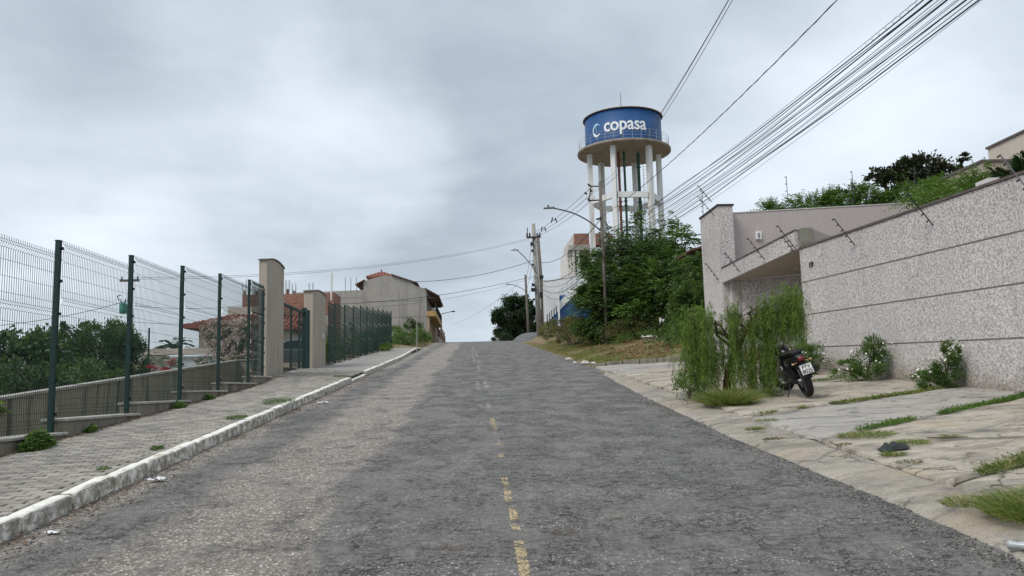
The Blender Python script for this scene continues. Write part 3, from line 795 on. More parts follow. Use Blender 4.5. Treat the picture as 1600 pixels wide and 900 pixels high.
base = thing('stepped_base', (FX, 5.4, zr(5.4)), 'low stepped concrete base with pale caps under the nearer mesh fence', 'low wall')
yb = [4.2] + [y + .09 for y in post_y] + [22.5]
for a, b in zip(yb, yb[1:]):
    zc = zr(a) + .405
    bl = MB().box(-5.93, -5.61, a, b - .015, zr(a) - .25, zc - .035).build('base_block', 'block_side', base)
    MB().bev(-5.96, -5.585, a - .02, b + .01, zc - .035, zc, .008).build('cap', 'cap_concrete', bl)
fence = thing('mesh_fence', (FX, 11.3, zr(11.3) + .2), 'tall green welded mesh fence on stepped blocks, before the taller pillar', 'fence', 'green mesh fences along the pavement')
for i, y in enumerate(post_y):
    zb = zr(y) + .22; fence_post(fence, FX, y, zb, zr(y) + 2.87)
fence_post(fence, FX, 22.15, zr(22.15) + .3, zr(22.15) + 2.66)
for a, b in zip([4.2] + post_y, post_y + [22.1]):
    ztop = zr(a) + 2.84
    w_ = b - a - .09
    o = link('mesh_panel', P1, fence, (FX + .045, a + .045, ztop - 2.42)); o.scale = (1, w_ / 2.30, 1)

f2y = [33.4, 36.0, 38.55, 41.0, 43.45, 45.9, 48.35, 50.8, 53.3, 55.9]
b2 = thing('stepped_base', (-5.8, 33, zr(33)), 'low stepped concrete footing under the mesh fence beyond the shorter pillar', 'low wall')
for a, b in zip([31.6] + f2y, f2y + [56.3]):
    MB().box(-5.93, -5.63, a, b - .02, zr(a) - .2, zr(a) + .25).build('base_block', 'block_side', b2)
fence2 = thing('mesh_fence', (-5.8, 33.4, zr(33.4)), 'tall green welded mesh fence running from the shorter pillar towards the grey house', 'fence', 'green mesh fences along the pavement')
for y in f2y: fence_post(fence2, FX, y, zr(y) + .05, zr(y) + (2.62 if y < 40 else 2.72))
for a, b in zip([31.6] + f2y, f2y):
    o = link('mesh_panel', P1, fence2, (FX + .045, a + .045, zr(a) + .20)); o.scale = (1, (b - a - .09) / 2.30, 1)

def pillar(name, y0, y1, z0, zt0, zt1, label, x0=-6.02):
    root = thing(name, (-5.8, (y0 + y1) / 2, z0), label, 'pillar')
    n = 14; top = []
    for k in range(n + 1):
        t = k / n; z = zt0 + (zt1 - zt0) * t + .12 * math.sin(math.pi * t) ** .8
        top.append((y0 + (y1 - y0) * t, z))
    poly = [(x0, y, z) for y, z in [(y0, z0 - .3)] + top + [(y1, z0 - .3)]]
    MB().prism(poly, (-5.80 - x0, 0, 0)).build('shaft', 'pillar_paint', root, fix=True)
    cp = [(x0 - .03, y, z + .003) for y, z in top] + [(x0 - .03, y, z + .035) for y, z in reversed(top)]
    cp[0] = (cp[0][0], cp[0][1] - .04, cp[0][2]); cp[-1] = (cp[-1][0], cp[-1][1] - .04, cp[-1][2])
    MB().prism(cp, (-5.77 - x0 + .03, 0, 0)).build('coping', 'brown_coping', root, fix=True)
    return root
pillar('gate_pillar', 22.6, 24.62, 2.0, 5.28, 5.33, 'taller beige gate pillar with a curved sloping top, left of the green gate')
p2 = pillar('gate_pillar', 29.0, 31.5, 2.25, 5.16, 5.25, 'shorter beige gate pillar with a small white doorbell, right of the green gate', -6.12)
MB().box(-5.80, -5.77, 30.9, 31.0, 3.6, 3.78).build('doorbell', 'plastic_white', p2)
gate = thing('metal_gate', (-5.85, 26.5, 2.15), 'green metal gate with mesh infill between the two beige pillars', 'gate')
fr = MB(); GX = -5.9
for z in (4.30, 2.30): fr.box(GX - .03, GX + .03, 24.66, 28.0, z - .04, z + .04)
for y in (24.7, 26.05, 27.3): fr.box(GX - .028, GX + .028, y - .035, y + .035, 2.2, 4.26)
fr.build('frame', 'green_metal', gate)
MB().box(GX - .06, GX + .08, 27.95, 28.12, 2.1, 4.48).build('gate_post', 'green_metal', gate)
MB().box(GX - .06, GX + .08, 28.45, 28.62, 2.1, 4.45).build('gate_post', 'green_metal', gate)
o = link('mesh_panel', P1, gate, (GX + .01, 24.74, 2.34)); o.scale = (1, 1.38, .79)
# retaining wall behind the fence
rw = thing('retaining_wall', (-7.5, 15, zr(15)), 'rain streaked concrete wall with a white coping rising behind the mesh fence', 'wall')
y0, y1 = 3.0, 25.9
m = MB(); m.prism([(-7.65, y0, zr(y0) - 1.2), (-7.65, y1, zr(y1) - 1.0), (-7.65, y1, zr(y1) + .60), (-7.65, y0, zr(y0) + .50)], (.15, 0, 0)); m.build('wall_face', 'streaked_wall', rw, fix=True)
MB().box(-7.497, -6.1, 25.75, 25.9, 1.0, 2.60).build('wall_return', 'streaked_wall', rw)
m = MB(); m.prism([(-7.68, y0, zr(y0) + .503), (-7.68, y1 + .03, zr(y1) + .603), (-7.68, y1 + .03, zr(y1) + .65), (-7.68, y0, zr(y0) + .55)], (.21, 0, 0)); m.box(-7.465, -6.1, 25.72, 25.93, 2.603, 2.65); m.build('coping', 'cap_concrete', rw, fix=True)
lw = thing('garden_wall', (-7.0, 30.5, 2.0), 'low white capped wall seen through the gate beneath the parked car', 'low wall')
MB().box(-9.6, -6.3, 30.0, 30.15, 1.4, 2.42).build('wall_face', 'old_concrete', lw); MB().box(-9.64, -6.26, 29.97, 30.18, 2.423, 2.48).build('coping', 'cap_concrete', lw)

# ---------------------------------------------------------------- houses on the left
def tile_roof(parent, corners, ridge, name='roof', step=.0, th=.14):
    """hip roof: 4 eave corners + 2 ridge points; with rows of half-round tiles on each face"""
    a, b, c, d = [Vector(p) for p in corners]; r1, r2 = Vector(ridge[0]), Vector(ridge[1])
    m = MB(); m.add([a, b, c, d, r1, r2], [(0, 1, 5, 4), (1, 2, 5), (2, 3, 4, 5), (3, 0, 4)])
    dn = Vector((0, 0, -th)); m.add([a, b, c, d, a + dn, b + dn, c + dn, d + dn], [(0, 4, 5, 1), (1, 5, 6, 2), (2, 6, 7, 3), (3, 7, 4, 0), (7, 6, 5, 4)])
    o = m.build(name, 'roof_tile', parent); t = MB()
    for (e0, e1, q0, q1) in ((a, b, r1, r2), (b, c, r2, r2), (c, d, r2, r1), (d, a, r1, r1)):
        L = (e1 - e0).length; n = max(3, int(L / .28)); ea = (e1 - e0).normalized()
        nrm = (e1 - e0).cross(q0 - e0).normalized(); s0 = (q0 - e0).dot(ea); s1 = (q1 - e0).dot(ea)
        for k in range(n):
            s_ = (k + .5) * L / n; f = 1.0
            if s_ < s0: f = s_ / s0
            elif s_ > s1: f = (L - s_) / max(L - s1, 1e-6)
            p0 = e0 + ea * s_; up_ = (q0 - e0) - ea * s0; p1 = p0 + up_ * f
            t.tube([p0 + nrm * .02, p1 + nrm * .02], .075, 5, cap=True)
    tag(t.build('tile_course', 'roof_tile', o), kind='stuff')
    return o
def window(parent, x0, x1, y, z0, z1, fm='wood_brown'):
    f = MB(); t = .06
    for bx in ((x0, x1, z0, z0 + t), (x0, x1, z1 - t, z1), (x0, x0 + t, z0, z1), (x1 - t, x1, z0, z1)): f.box(bx[0], bx[1], y - .05, y + .02, bx[2], bx[3])
    o = f.build('window', fm, parent); MB().box(x0 + t, x1 - t, y - .02, y - .01, z0 + t, z1 - t).build('pane', 'glass_dark', o)

# grey rendered house near the crest
gh = thing('grey_house', (-9, 78, zr(78)), 'tall grey rendered house with a small tiled turret, near the crest on the left', 'house')
out = [(-17.5, 5), (-17.5, 11.2), (-13.6, 11.27), (-10.72, 11.33), (-10.72, 12.2), (-8.75, 12.72), (-7.85, 12.66), (-6.2, 12.15), (-5.6, 11.62), (-4.6, 11.3), (-4.6, 5)]
MB().prism([(x, 78, z) for x, z in out], (0, .25, 0)).build('side_wall', 'house_render', gh, fix=True)
MB().box(-17.4, -4.62, 78.25, 100, 5, 11.0).build('body', 'house_render', gh)
m = MB()
for x0, x1, z, in ((-13.5, -10.9, 10.6), (-10.5, -5.0, 10.2), (-17.3, -4.7, 8.6)): m.box(x0, x1, 77.975, 77.999, z, z + .05)
for x in (-13.0, -10.72, -7.3, -5.25): m.box(x - .03, x + .03, 77.972, 77.998, 5.5, 11.2 if x < -5.3 else 10.6)
m.build('wall_joint', 'house_render', gh)
MB().quadbox((-4.75, 77.7, 11.42), (-3.35, 77.7, 10.62), (-3.35, 88, 10.62), (-4.75, 88, 11.42), .14).build('eave', 'rust_brown', gh)
for k in range(12): MB().box(-4.55, -3.5, 78.2 + k * .8, 78.3 + k * .8, 10.35, 10.5).build('rafter', 'rust_brown', gh)
m = MB(); m.quadbox((-8.0, 77.8, 12.85), (-5.45, 77.8, 11.95), (-5.45, 84, 11.95), (-8.0, 84, 12.85), .1); m.quadbox((-11.5, 77.8, 11.9), (-10.6, 77.8, 12.35), (-10.6, 84, 12.35), (-11.5, 84, 11.9), .1); m.build('roof', 'rust_brown', gh)
MB().box(-10.25, -8.25, 79.6, 81.6, 11.5, 12.85).build('turret', 'house_render', gh)
tile_roof(gh, [(-10.62, 79.2, 12.8), (-7.9, 79.2, 12.8), (-7.9, 82, 12.8), (-10.62, 82, 12.8)], [(-9.3, 80.6, 13.45), (-9.2, 80.6, 13.45)], 'turret_roof')
MB().tube([(-9.25, 80.6, 13.4), (-9.25, 80.6, 13.7)], .07, 6).build('finial', 'roof_tile', gh)
bal = MB().box(-4.6, -3.72, 77.9, 93, 8.62, 9.12).build('balcony', 'ochre_paint', gh)
m = MB()
for k in range(26): m.tube([(-3.75, 78 + k * .6, 9.12), (-3.75, 78 + k * .6, 9.9)], .02, 4)
m.tube([(-3.75, 78, 9.9), (-3.75, 93, 9.9)], .03, 4); m.build('railing', 'dark_metal', bal)
m = MB(); m.box(-4.58, -4.35, 78.02, 78.4, 5.8, 8.6); m.build('corner_post', 'wood_light', gh)
for k in range(6):
    MB().box(-4.6, -4.5, 79.3 + k * 3.4, 81.2 + k * 3.4, 5.8, 8.2).build('door', ('wood_brown', 'wood_light', 'dark_void')[k % 3], gh)
for k in range(5): MB().box(-4.62, -4.42, 81.6 + k * 3.4, 82.2 + k * 3.4, 5.8, 8.6).build('pilaster', 'wood_light', gh)
m = MB(); m.tube([(-3.75, 84, 9.3), (-2.2, 84.5, 9.7)], .035, 5); m.box(-2.35, -2.0, 84.35, 84.6, 9.6, 9.72); m.build('wall_lamp', 'dark_metal', gh)
# rough picket fence at the crest
pf = thing('picket_fence', (-4.4, 108, zr(108)), 'rough weathered stake fence on a pale footing at the crest beyond the grey house', 'fence')
MB().box(-4.55, -4.3, 97, 122, 6.6, zr(110) + .25).build('footing', 'cap_concrete', pf)
PKM = [MB().box(-.06, .06, -.12, .12, 0, h).mesh('stake', 'rust_brown' if i % 2 else 'pole_wood') for i, h in enumerate((1.5, 1.25, 1.9, 1.0))]
for k in range(18):
    o = link('stake', PKM[(k * 7) % 4], pf, (-4.42 + random.uniform(-.05, .05), 98 + k * 1.3, zr(110) + .2)); o.rotation_euler = (random.gauss(0, .05), random.gauss(0, .06), random.random())
# unfinished brick building
bb = thing('unfinished_building', (-11.5, 50, zr(50) - .5), 'unfinished red hollow-brick building with bare column rods, behind the gate pillars', 'building')
MB().box(-14.3, -8.75, 50, 52.2, 2.5, 7.0).build('wall', 'house_render', bb)
MB().box(-14.32, -8.7, 49.97, 52.3, 6.35, 7.66).build('brick_parapet', 'hollow_brick', bb)
MB().box(-9.0, -8.68, 49.9, 52.4, 2.5, 7.7).build('end_wall', 'hollow_brick', bb)
MB().box(-13.9, -9.4, 49.9, 49.96, 5.86, 6.15).build('beam', 'old_concrete', bb)
m = MB().quadbox((-12.6, 48.6, 5.75), (-9.6, 48.6, 5.75), (-9.6, 49.95, 6.3), (-12.6, 49.95, 6.3), .08); aw = m.build('awning', 'roof_tile', bb)
t = MB()
for k in range(12): t.tube([(-12.5 + k * .26, 48.56, 5.79), (-12.5 + k * .26, 49.95, 6.35)], .06, 5)
tag(t.build('tile_course', 'roof_tile', aw), kind='stuff')
m = MB().quadbox((-12.7, 48.4, 4.75), (-10.0, 48.4, 4.75), (-10.0, 49.95, 5.05), (-12.7, 49.95, 5.05), .12); m.build('awning', 'dark_void', bb)
MB().box(-12.3, -11.4, 49.93, 49.99, 3.0, 4.6).build('door', 'dark_void', bb)
window(bb, -10.9, -10.0, 49.98, 3.7, 4.5)
for cxp, hh, mt in ((-14.25, 1.0, 'old_concrete'), (-13.5, .9, 'rust_brown'), (-11.6, 1.1, 'rust_brown'), (-11.2, .8, 'old_concrete'), (-10.15, .9, 'old_concrete'), (-8.85, 1.35, 'plastic_white')):
    m = MB()
    if mt == 'plastic_white': m.tube([(cxp, 49.95, 7.2), (cxp, 49.95, 7.6 + hh)], .07, 8)
    else:
        for dx, dy in ((-.1, -.1), (.1, -.1), (.1, .1), (-.1, .1)): m.tube([(cxp + dx, 50.2 + dy, 7.5), (cxp + dx + random.uniform(-.04, .04), 50.2 + dy, 7.6 + hh * random.uniform(.75, 1.1))], .014, 4)
        m.box(cxp - .06, cxp + .06, 50.1, 50.3, 7.5, 7.6 + hh * .35)
    m.build('column_rod', mt, bb)
g2 = MB()
for cxp in (-8.1, -7.75, -7.4): g2.tube([(cxp * 1.5, 76, 10.8), (cxp * 1.5, 76, 12.3)], .03, 5)
tag(g2.build('column_rod', 'grey_metal', gh))
# tiled house further left
th_ = thing('tiled_house', (-14, 45, zr(45) - .5), 'low beige house with a red tiled hip roof behind the flowering shrub', 'house')
MB().box(-15.3, -11.2, 45.2, 52, 1.5, 5.35).build('wall', 'beige_paint', th_)
tile_roof(th_, [(-15.95, 44.5, 5.36), (-10.8, 44.5, 5.36), (-10.8, 52.6, 5.36), (-15.95, 52.6, 5.36)], [(-14.2, 47.5, 6.15), (-12.2, 47.5, 6.15)])
MB().box(-14.75, -11.9, 48.5, 53, 5.0, 6.75).build('upper_wall', 'beige_paint', th_)
window(th_, -14.6, -13.7, 45.18, 3.9, 4.9)
th2 = thing('tiled_lean_to', (-10.6, 42, zr(42) - .5), 'small lean-to with a steep red tiled roof beside the beige house', 'shed')
MB().box(-11.4, -9.6, 42.2, 45, 1.5, 4.95).build('wall', 'beige_paint', th2)
tile_roof(th2, [(-11.9, 41.7, 4.95), (-9.3, 41.7, 4.95), (-9.3, 45.5, 4.95), (-11.9, 45.5, 4.95)], [(-11.1, 43.5, 5.5), (-10.3, 43.5, 5.5)])
# boundary wall, far buildings, sheet canopy
bw = thing('boundary_wall', (-13, 36, zr(36) - .8), 'grey block boundary wall with a pale top course below the palm', 'wall')
MB().box(-14.6, -9.3, 36, 36.2, .9, 3.36).build('wall_face', 'house_render', bw); MB().box(-14.64, -9.26, 35.96, 36.24, 3.363, 3.62).build('top_course', 'beige_paint', bw)
MB().box(-11.45, -9.3, 36.3, 36.5, 3.0, 3.95).build('wall_face', 'beige_paint', bw)
for px_ in (-13.35, -9.95):
    o = thing('fence_pole', (px_, 33.5, zr(33.5) - .6), 'thin dark green pole in front of the boundary wall, ' + ('left of the palm' if px_ < -11 else 'right of the palm'), 'pole')
    MB().tube([(px_ , 33.5, 1.2), (px_, 33.5, 4.35 if px_ < -11 else 4.6)], .04, 6).build('shaft', 'green_metal', o)
cp = thing('sheet_canopy', (-10.3, 30, zr(30) - .6), 'flat pale metal sheet canopy below the grey boundary wall', 'canopy')
MB().quadbox((-11.1, 29.4, 2.98), (-8.9, 29.4, 2.98), (-8.9, 30.0, 3.04), (-11.1, 30.0, 3.04), .05).build('sheet', 'sheet_white', cp)
MB().box(-11.08, -8.92, 29.5, 29.55, 1.4, 2.9).build('side_panel', 'sheet_white', cp)
fb = thing('distant_building', (-33, 78, 0), 'distant pale blue-grey building between the utility pole and the boundary wall', 'building')
MB().box(-34.2, -31.6, 78, 84, -1, 5.9).build('wall', 'white_house_paint', fb)
for z in (2.9, 4.2): window(fb, -33.6, -32.2, 77.98, z, z + .7, 'grey_metal')
MB().box(-34.4, -31.4, 77.8, 84.2, 5.9, 6.1).build('roof', 'grey_metal', fb)
fb2 = thing('distant_shed', (-36, 60, 0), 'long low white roofed building glimpsed through the dark trees at the far left', 'building')
MB().box(-37, -30, 60, 66, -1, 4.2).build('wall', 'white_house_paint', fb2); MB().box(-37.3, -29.7, 59.7, 66.3, 4.2, 4.5).build('roof', 'sheet_white', fb2)

# parked car seen through the gate
car = thing('parked_car', (-9.3, 40.5, G(-9.3, 40.5)), 'grey hatchback seen through the open mesh of the green gate', 'car')
def carp(s, t, z):  # along, across
    a = R(28); return (-9.3 + s * math.cos(a) + t * math.sin(a), 40.5 + s * math.sin(a) - t * math.cos(a), G(-9.3, 40.5) + z)
low = [(-2.0, .3), (-2.0, .62), (-1.75, .78), (-1.0, .88), (1.6, .92), (1.95, .85), (2.0, .35)]
up_ = [(-1.05, .86), (-.35, 1.36), (.1, 1.45), (1.1, 1.42), (1.75, .93)]
MB().prism([carp(s_, .82, z) for s_, z in low], Vector(carp(0, -.82, 0)) - Vector(carp(0, .82, 0))).build('body', 'car_paint_dark', car, fix=True)
cb = MB().prism([carp(s_, .70, z) for s_, z in up_], Vector(carp(0, -.70, 0)) - Vector(carp(0, .70, 0))).build('cabin', 'car_paint_grey', car, fix=True)
MB().prism([carp(s_, .715, z) for s_, z in ((-.8, .95), (-.3, 1.30), (.1, 1.36), (.35, 1.36), (.35, .95))], Vector(carp(0, .705, 0)) - Vector(carp(0, .715, 0))).build('side_window', 'glass_dark', cb, fix=True)
MB().prism([carp(s_, .715, z) for s_, z in ((.42, .95), (.42, 1.36), (1.05, 1.34), (1.5, .96))], Vector(carp(0, .705, 0)) - Vector(carp(0, .715, 0))).build('side_window', 'glass_dark', cb, fix=True)
for s_ in (-1.25, 1.25):
    c0 = carp(s_, .84, .30); m = MB(); a = R(28); ax = Vector((math.sin(a), -math.cos(a), 0))
    pts = [Vector(c0) - ax * .2, Vector(c0)]; m.tube(pts, .30, 16); wh = m.build('wheel', 'moto_rubber', car); MB().tube([Vector(c0), Vector(c0) + ax * .01], .18, 12).build('rim', 'grey_metal', wh)
MB().box(*[v for v in (carp(-2.0, .75, 0)[0] - .05, carp(-2.0, .75, 0)[0] + .08, carp(-2.0, .75, 0)[1] - .1, carp(-2.0, .75, 0)[1] + .1, car.location[2] + .6, car.location[2] + .74)]).build('headlight', 'plastic_white', car)
# ---------------------------------------------------------------- right side: textured boundary wall
def textbm(body, size, offset=0.0, ext=.01, res=3, space=1.0):
    cu = bpy.data.curves.new('text', 'FONT'); cu.body = body; cu.size = size; cu.offset = offset; cu.extrude = ext; cu.align_x = 'CENTER'; cu.align_y = 'CENTER'; cu.resolution_u = res; cu.space_character = space
    o = bpy.data.objects.new('text', cu); col.objects.link(o); bpy.context.view_layer.update()
    me = bpy.data.meshes.new_from_object(o.evaluated_get(bpy.context.evaluated_depsgraph_get()))
    V = np.array([v.co[:] for v in me.vertices]); F = [tuple(p.vertices) for p in me.polygons]
    bpy.data.objects.remove(o); bpy.data.curves.remove(cu); bpy.data.meshes.remove(me); return V, F
def textobj(name, V, F, M4, mat, parent):
    m = MB(); m.add([tuple((M4 @ Vector(v))) for v in V], F); return m.build(name, mat, parent)

pw = thing('boundary_wall', (8.2, 12, drive(8.2, 12)), 'long pinkish grey wall with coarse textured render and three grooves beside the motorcycle', 'wall')
WY0, WY1 = 2.5, 19.2
def lvl(z19, z11): return lambda y: z11 + (z19 - z11) * (y - 11.4) / (19.2 - 11.4)
top = lvl(4.75, 4.52); gA = lvl(3.92, 3.68); gB = lvl(3.12, 2.90); gC = lvl(2.32, 2.08); bot = lambda y: drive(8.2, y) - .25
def band(z0, z1, name):
    n = 60; m = MB(); ys = [WY0 + (WY1 - WY0) * k / n for k in range(n + 1)]
    vs = []
    for y in ys:
        x = wallx(y)
        for (dx, z) in ((.03, z0(y)), (0, z0(y) + .006), (0, z1(y) - .006), (.03, z1(y))): vs.append((x + dx, y, z))
    fs = [(k * 4 + j, k * 4 + j + 1, (k + 1) * 4 + j + 1, (k + 1) * 4 + j) for k in range(n) for j in range(3)]
    m.add(vs, fs); return m.build(name, 'textured_render', pw)
g = .010
band(bot, lambda y: gC(y) - g, 'wall_band'); band(lambda y: gC(y) + g, lambda y: gB(y) - g, 'wall_band')
band(lambda y: gB(y) + g, lambda y: gA(y) - g, 'wall_band'); band(lambda y: gA(y) + g, top, 'wall_band')
m = MB(); a, b = WY0, WY1 - .004
m.add([(wallx(a) + .025, a, bot(a)), (wallx(b) + .025, b, bot(b)), (wallx(b) + .025, b, top(b) - .01), (wallx(a) + .025, a, top(a) - .01),
       (wallx(a) + .20, a, bot(a)), (wallx(b) + .20, b, bot(b)), (wallx(b) + .20, b, top(b) - .01), (wallx(a) + .20, a, top(a) - .01)],
      [(0, 1, 2, 3), (7, 6, 5, 4), (3, 2, 6, 7), (1, 5, 6, 2), (0, 3, 7, 4)])
m.build('wall_core', 'mauve_paint', pw)
MB().box(wallx(b) + .001, wallx(b) + .2, b + .001, b + .012, 1.5, 4.74).build('end_face', 'beige_paint', pw)
m = MB(); n = 12
for k in range(n):
    y0_, y1_ = WY0 + (WY1 - WY0) * k / n, WY0 + (WY1 - WY0) * (k + 1) / n - .006
    m.quadbox((wallx(y0_) - .025, y0_, top(y0_) + .045), (wallx(y0_) + .23, y0_, top(y0_) + .045), (wallx(y1_) + .23, y1_, top(y1_) + .045), (wallx(y1_) - .025, y1_, top(y1_) + .045), .043)
m.build('coping', 'brown_coping', pw)
V, F = textbm('119', .17, .006, .008)
textobj('house_number', V, F, Matrix.Translation((wallx(18.6) - .008, 18.6, 4.27)) @ Matrix(((0, 0, -1, 0), (-1, 0, 0, 0), (0, 1, 0, 0), (0, 0, 0, 1))), 'number_black', pw)
MB().box(8.42, 8.6, 12.35, 12.7, 4.2, 4.74).build('pier', 'pinkish_paint', pw)
def rod(parent, x, y, z, dx=-.42, dz=.60, nins=5):
    m = MB(); p0, p1 = Vector((x, y, z)), Vector((x + dx, y, z + dz)); m.tube([p0, p1], .011, 5)
    o = m.build('fence_rod', 'grey_metal' if y < 12 else 'dark_metal', parent); d = (p1 - p0).normalized(); q = Vector((d.z, 0, -d.x)) * -1
    for k in range(nins):
        c = p0 + (p1 - p0) * (.16 + .82 * k / (nins - 1)); MB().tube([c, c + q * .055], [.012, .016], 6).build('insulator', 'insulator_brown', o)
for y, z in ((16.42, 4.35), (13.61, 4.21), (11.15, 4.18)): rod(pw, wallx(y) - .012, y, z)

# ---------------------------------------------------------------- gatehouse with recess
gt = thing('gatehouse', (8.0, 22, drive(8.0, 22)), 'pinkish grey gatehouse with a tall textured pillar, slanting beam and shaded recessed entrance', 'building')
MB().box(7.95, 8.43, 25.045, 27.1, 1.2, 7.20).build('pillar', 'textured_render', gt)
MB().box(7.92, 8.47, 25.01, 27.14, 7.202, 7.26).build('coping', 'black_coping', gt)
m = MB(); m.quadbox((7.99, 19.205, 5.22), (8.16, 19.205, 5.22), (8.13, 25.04, 5.15), (7.955, 25.04, 5.15), .46); m.build('beam', 'textured_render', gt)
m = MB(); m.quadbox((7.97, 19.2, 5.255), (8.19, 19.2, 5.255), (8.16, 25.04, 5.185), (7.93, 25.04, 5.185), .032); m.build('coping', 'brown_coping', gt)
MB().box(8.075, 8.36, 18.96, 19.198, 4.80, 5.25).build('beam_end', 'old_concrete', gt)
m = MB(); m.quadbox((8.36, 18.99, 5.22), (9.35, 19.55, 5.02), (9.30, 19.64, 5.02), (8.31, 19.08, 5.22), .5); m.build('parapet', 'mauve_paint', gt)
m = MB(); m.prism([(8.163, 19.21, 4.74), (8.163, 25.03, 4.74), (9.9, 23.7, 4.74), (12.6, 21.7, 4.74), (12.6, 19.21, 4.74)], (0, 0, .16)); m.build('soffit', 'soffit_paint', gt, fix=True)
def wallseg(a, b, t, z0, z1, name, mat, par):
    a, b = Vector(a), Vector(b); d = (b - a).normalized(); q = Vector((-d.y, d.x)) * t
    return MB().add([(a.x, a.y, z0), (b.x, b.y, z0), (b.x + q.x, b.y + q.y, z0), (a.x + q.x, a.y + q.y, z0), (a.x, a.y, z1), (b.x, b.y, z1), (b.x + q.x, b.y + q.y, z1), (a.x + q.x, a.y + q.y, z1)],
        [(3, 2, 1, 0), (4, 5, 6, 7), (0, 1, 5, 4), (1, 2, 6, 5), (2, 3, 7, 6), (3, 0, 4, 7)]).build(name, mat, par)
wallseg((8.435, 24.83), (12.6, 21.66), .2, 1.2, 4.735, 'recess_wall', 'textured_render', gt)
wallseg((12.6, 21.6), (12.6, 19.3), .2, 1.2, 4.735, 'recess_wall', 'textured_render', gt)
MB().box(8.17, 8.43, 24.80, 25.04, 1.2, 4.735).build('recess_wall', 'textured_render', gt)
m = MB(); m.quadbox((8.435, 25.5, 7.05), (18.5, 25.5, 7.46), (18.5, 25.68, 7.46), (8.435, 25.68, 7.05), 3.0); m.build('upper_wall', 'mauve_paint', gt)
MB().quadbox((8.435, 25.48, 7.075), (18.5, 25.48, 7.485), (18.5, 25.70, 7.485), (8.435, 25.70, 7.075), .023).build('upper_coping', 'pinkish_paint', gt)
m = MB().box(9.29, 9.47, 25.42, 25.5, 6.16, 6.42); wl = m.build('wall_light', 'plastic_white', gt); MB().box(9.345, 9.415, 25.405, 25.418, 6.21, 6.36).build('lens', 'grey_metal', wl)
MB().box(9.15, 9.45, 21.9, 22.2, 4.66, 4.738).build('ceiling_light', 'soffit_paint', gt)
tag(grid([8.1 + .5 * k for k in range(10)], [19.25 + .55 * k for k in range(11)], lambda x, y: drive(8.2, y) - .02 + .03 * (x - 8.2), 'entrance_floor', 'driveway_concrete'), kind='structure')
for y, z in ((21.31, 4.85), (19.16, 4.76), (23.34, 4.79), (25.35, 4.78)): rod(gt, 7.97, y, z)
rod(gt, 8.0, 19.34, 4.72, -.25, .38, 4)
rod(gt, 7.94, 25.6, 7.46, -.44, .58); rod(gt, 7.94, 25.5, 7.0, -.5, .66)
for x, y, z0, z1 in ((7.98, 26.8, 7.26, 8.15), (10.5, 25.6, 7.14, 8.3), (12.75, 25.6, 7.24, 8.45), (14.9, 25.6, 7.33, 8.5)): rod(gt, x, y, z0, 0.0, z1 - z0, 5)
# beige house behind the wall and dark hut behind the pillar
rh = thing('beige_house', (15, 19, 2), 'flat roofed beige house rising behind the textured wall at the far right', 'house')
MB().box(14, 21, 6, 20.45, 1.5, 7.62).build('upper_storey', 'beige_paint', rh); MB().box(13.96, 21.04, 5.96, 20.49, 7.622, 7.68).build('coping', 'brown_coping', rh)
MB().box(13, 17, 19.25, 20.44 + .6, 1.5, 6.93).build('lower_block', 'pillar_paint', rh); MB().box(12.96, 17.04, 19.21, 21.08, 6.932, 6.99).build('coping', 'brown_coping', rh)
hut = thing('dark_hut', (10.5, 36, 5), 'small dark weathered hut with a lean-to roof just behind the tall pillar', 'hut')
MB().box(10.25, 12, 36, 38, 3.5, 7.45).build('wall', 'dark_void', hut); MB().quadbox((9.95, 35.8, 7.62), (12.2, 35.8, 8.2), (12.2, 38.2, 8.2), (9.95, 38.2, 7.62), .09).build('roof', 'rust_brown', hut)

# white and blue compound wall with stair, and the pale house behind it
cw = thing('compound_wall', (7, 68, zr(68)), 'white compound wall with a blue band, stair parapet and white bars, beyond the utility poles', 'wall')
m = MB(); m.prism([(6.05, 68.9, 6.0), (9.6, 68.9, 6.0), (9.6, 68.9, 11.05), (6.05, 68.9, 10.55)], (0, .2, 0)); m.build('wall_face', 'white_house_paint', cw, fix=True)
MB().prism([(6.02, 68.88, 10.555), (9.6, 68.88, 11.055), (9.6, 68.88, 11.12), (6.02, 68.88, 10.62)], (0, .25, 0)).build('coping', 'cap_concrete', cw, fix=True)
m = MB(); m.prism([(7.2, 67.8, 7.9), (7.2, 67.8, 8.55), (9.2, 67.8, 10.6), (11.5, 67.8, 12.9), (11.5, 67.8, 12.1), (9.2, 67.8, 9.8)], (0, .3, 0)); m.build('stair_parapet', 'white_house_paint', cw, fix=True)
m = MB(); m.prism([(7.2, 67.95, 6.0), (7.2, 67.95, 7.88), (9.2, 67.95, 9.78), (11.5, 67.95, 12.08), (11.5, 67.95, 6.0)], (0, .3, 0)); m.build('stair_side', 'bright_blue_paint', cw, fix=True)
m = MB(); m.prism([(7.25, 67.9, 8.65), (7.25, 67.9, 9.25), (7.95, 67.9, 9.3)], (0, .2, 0)); m.build('blue_corner', 'bright_blue_paint', cw, fix=True)
m = MB()
for k in range(7):
    x = 7.25 + k * .4; m.tube([(x, 67.9, 8.55 + k * .41), (x, 67.9, 9.5 + k * .41)], .025, 5)
m.tube([(7.25, 67.9, 9.5), (9.65, 67.9, 11.96)], .025, 5); m.tube([(7.25, 67.9, 9.1), (9.65, 67.9, 11.5)], .018, 5); m.build('railing', 'rail_metal', cw)
MB().quadbox((6.12, 67.6, 7.55), (7.12, 67.6, 8.4), (7.12, 67.8, 8.4), (6.12, 67.8, 7.55), 1.6).build('blue_base', 'bright_blue_paint', cw)
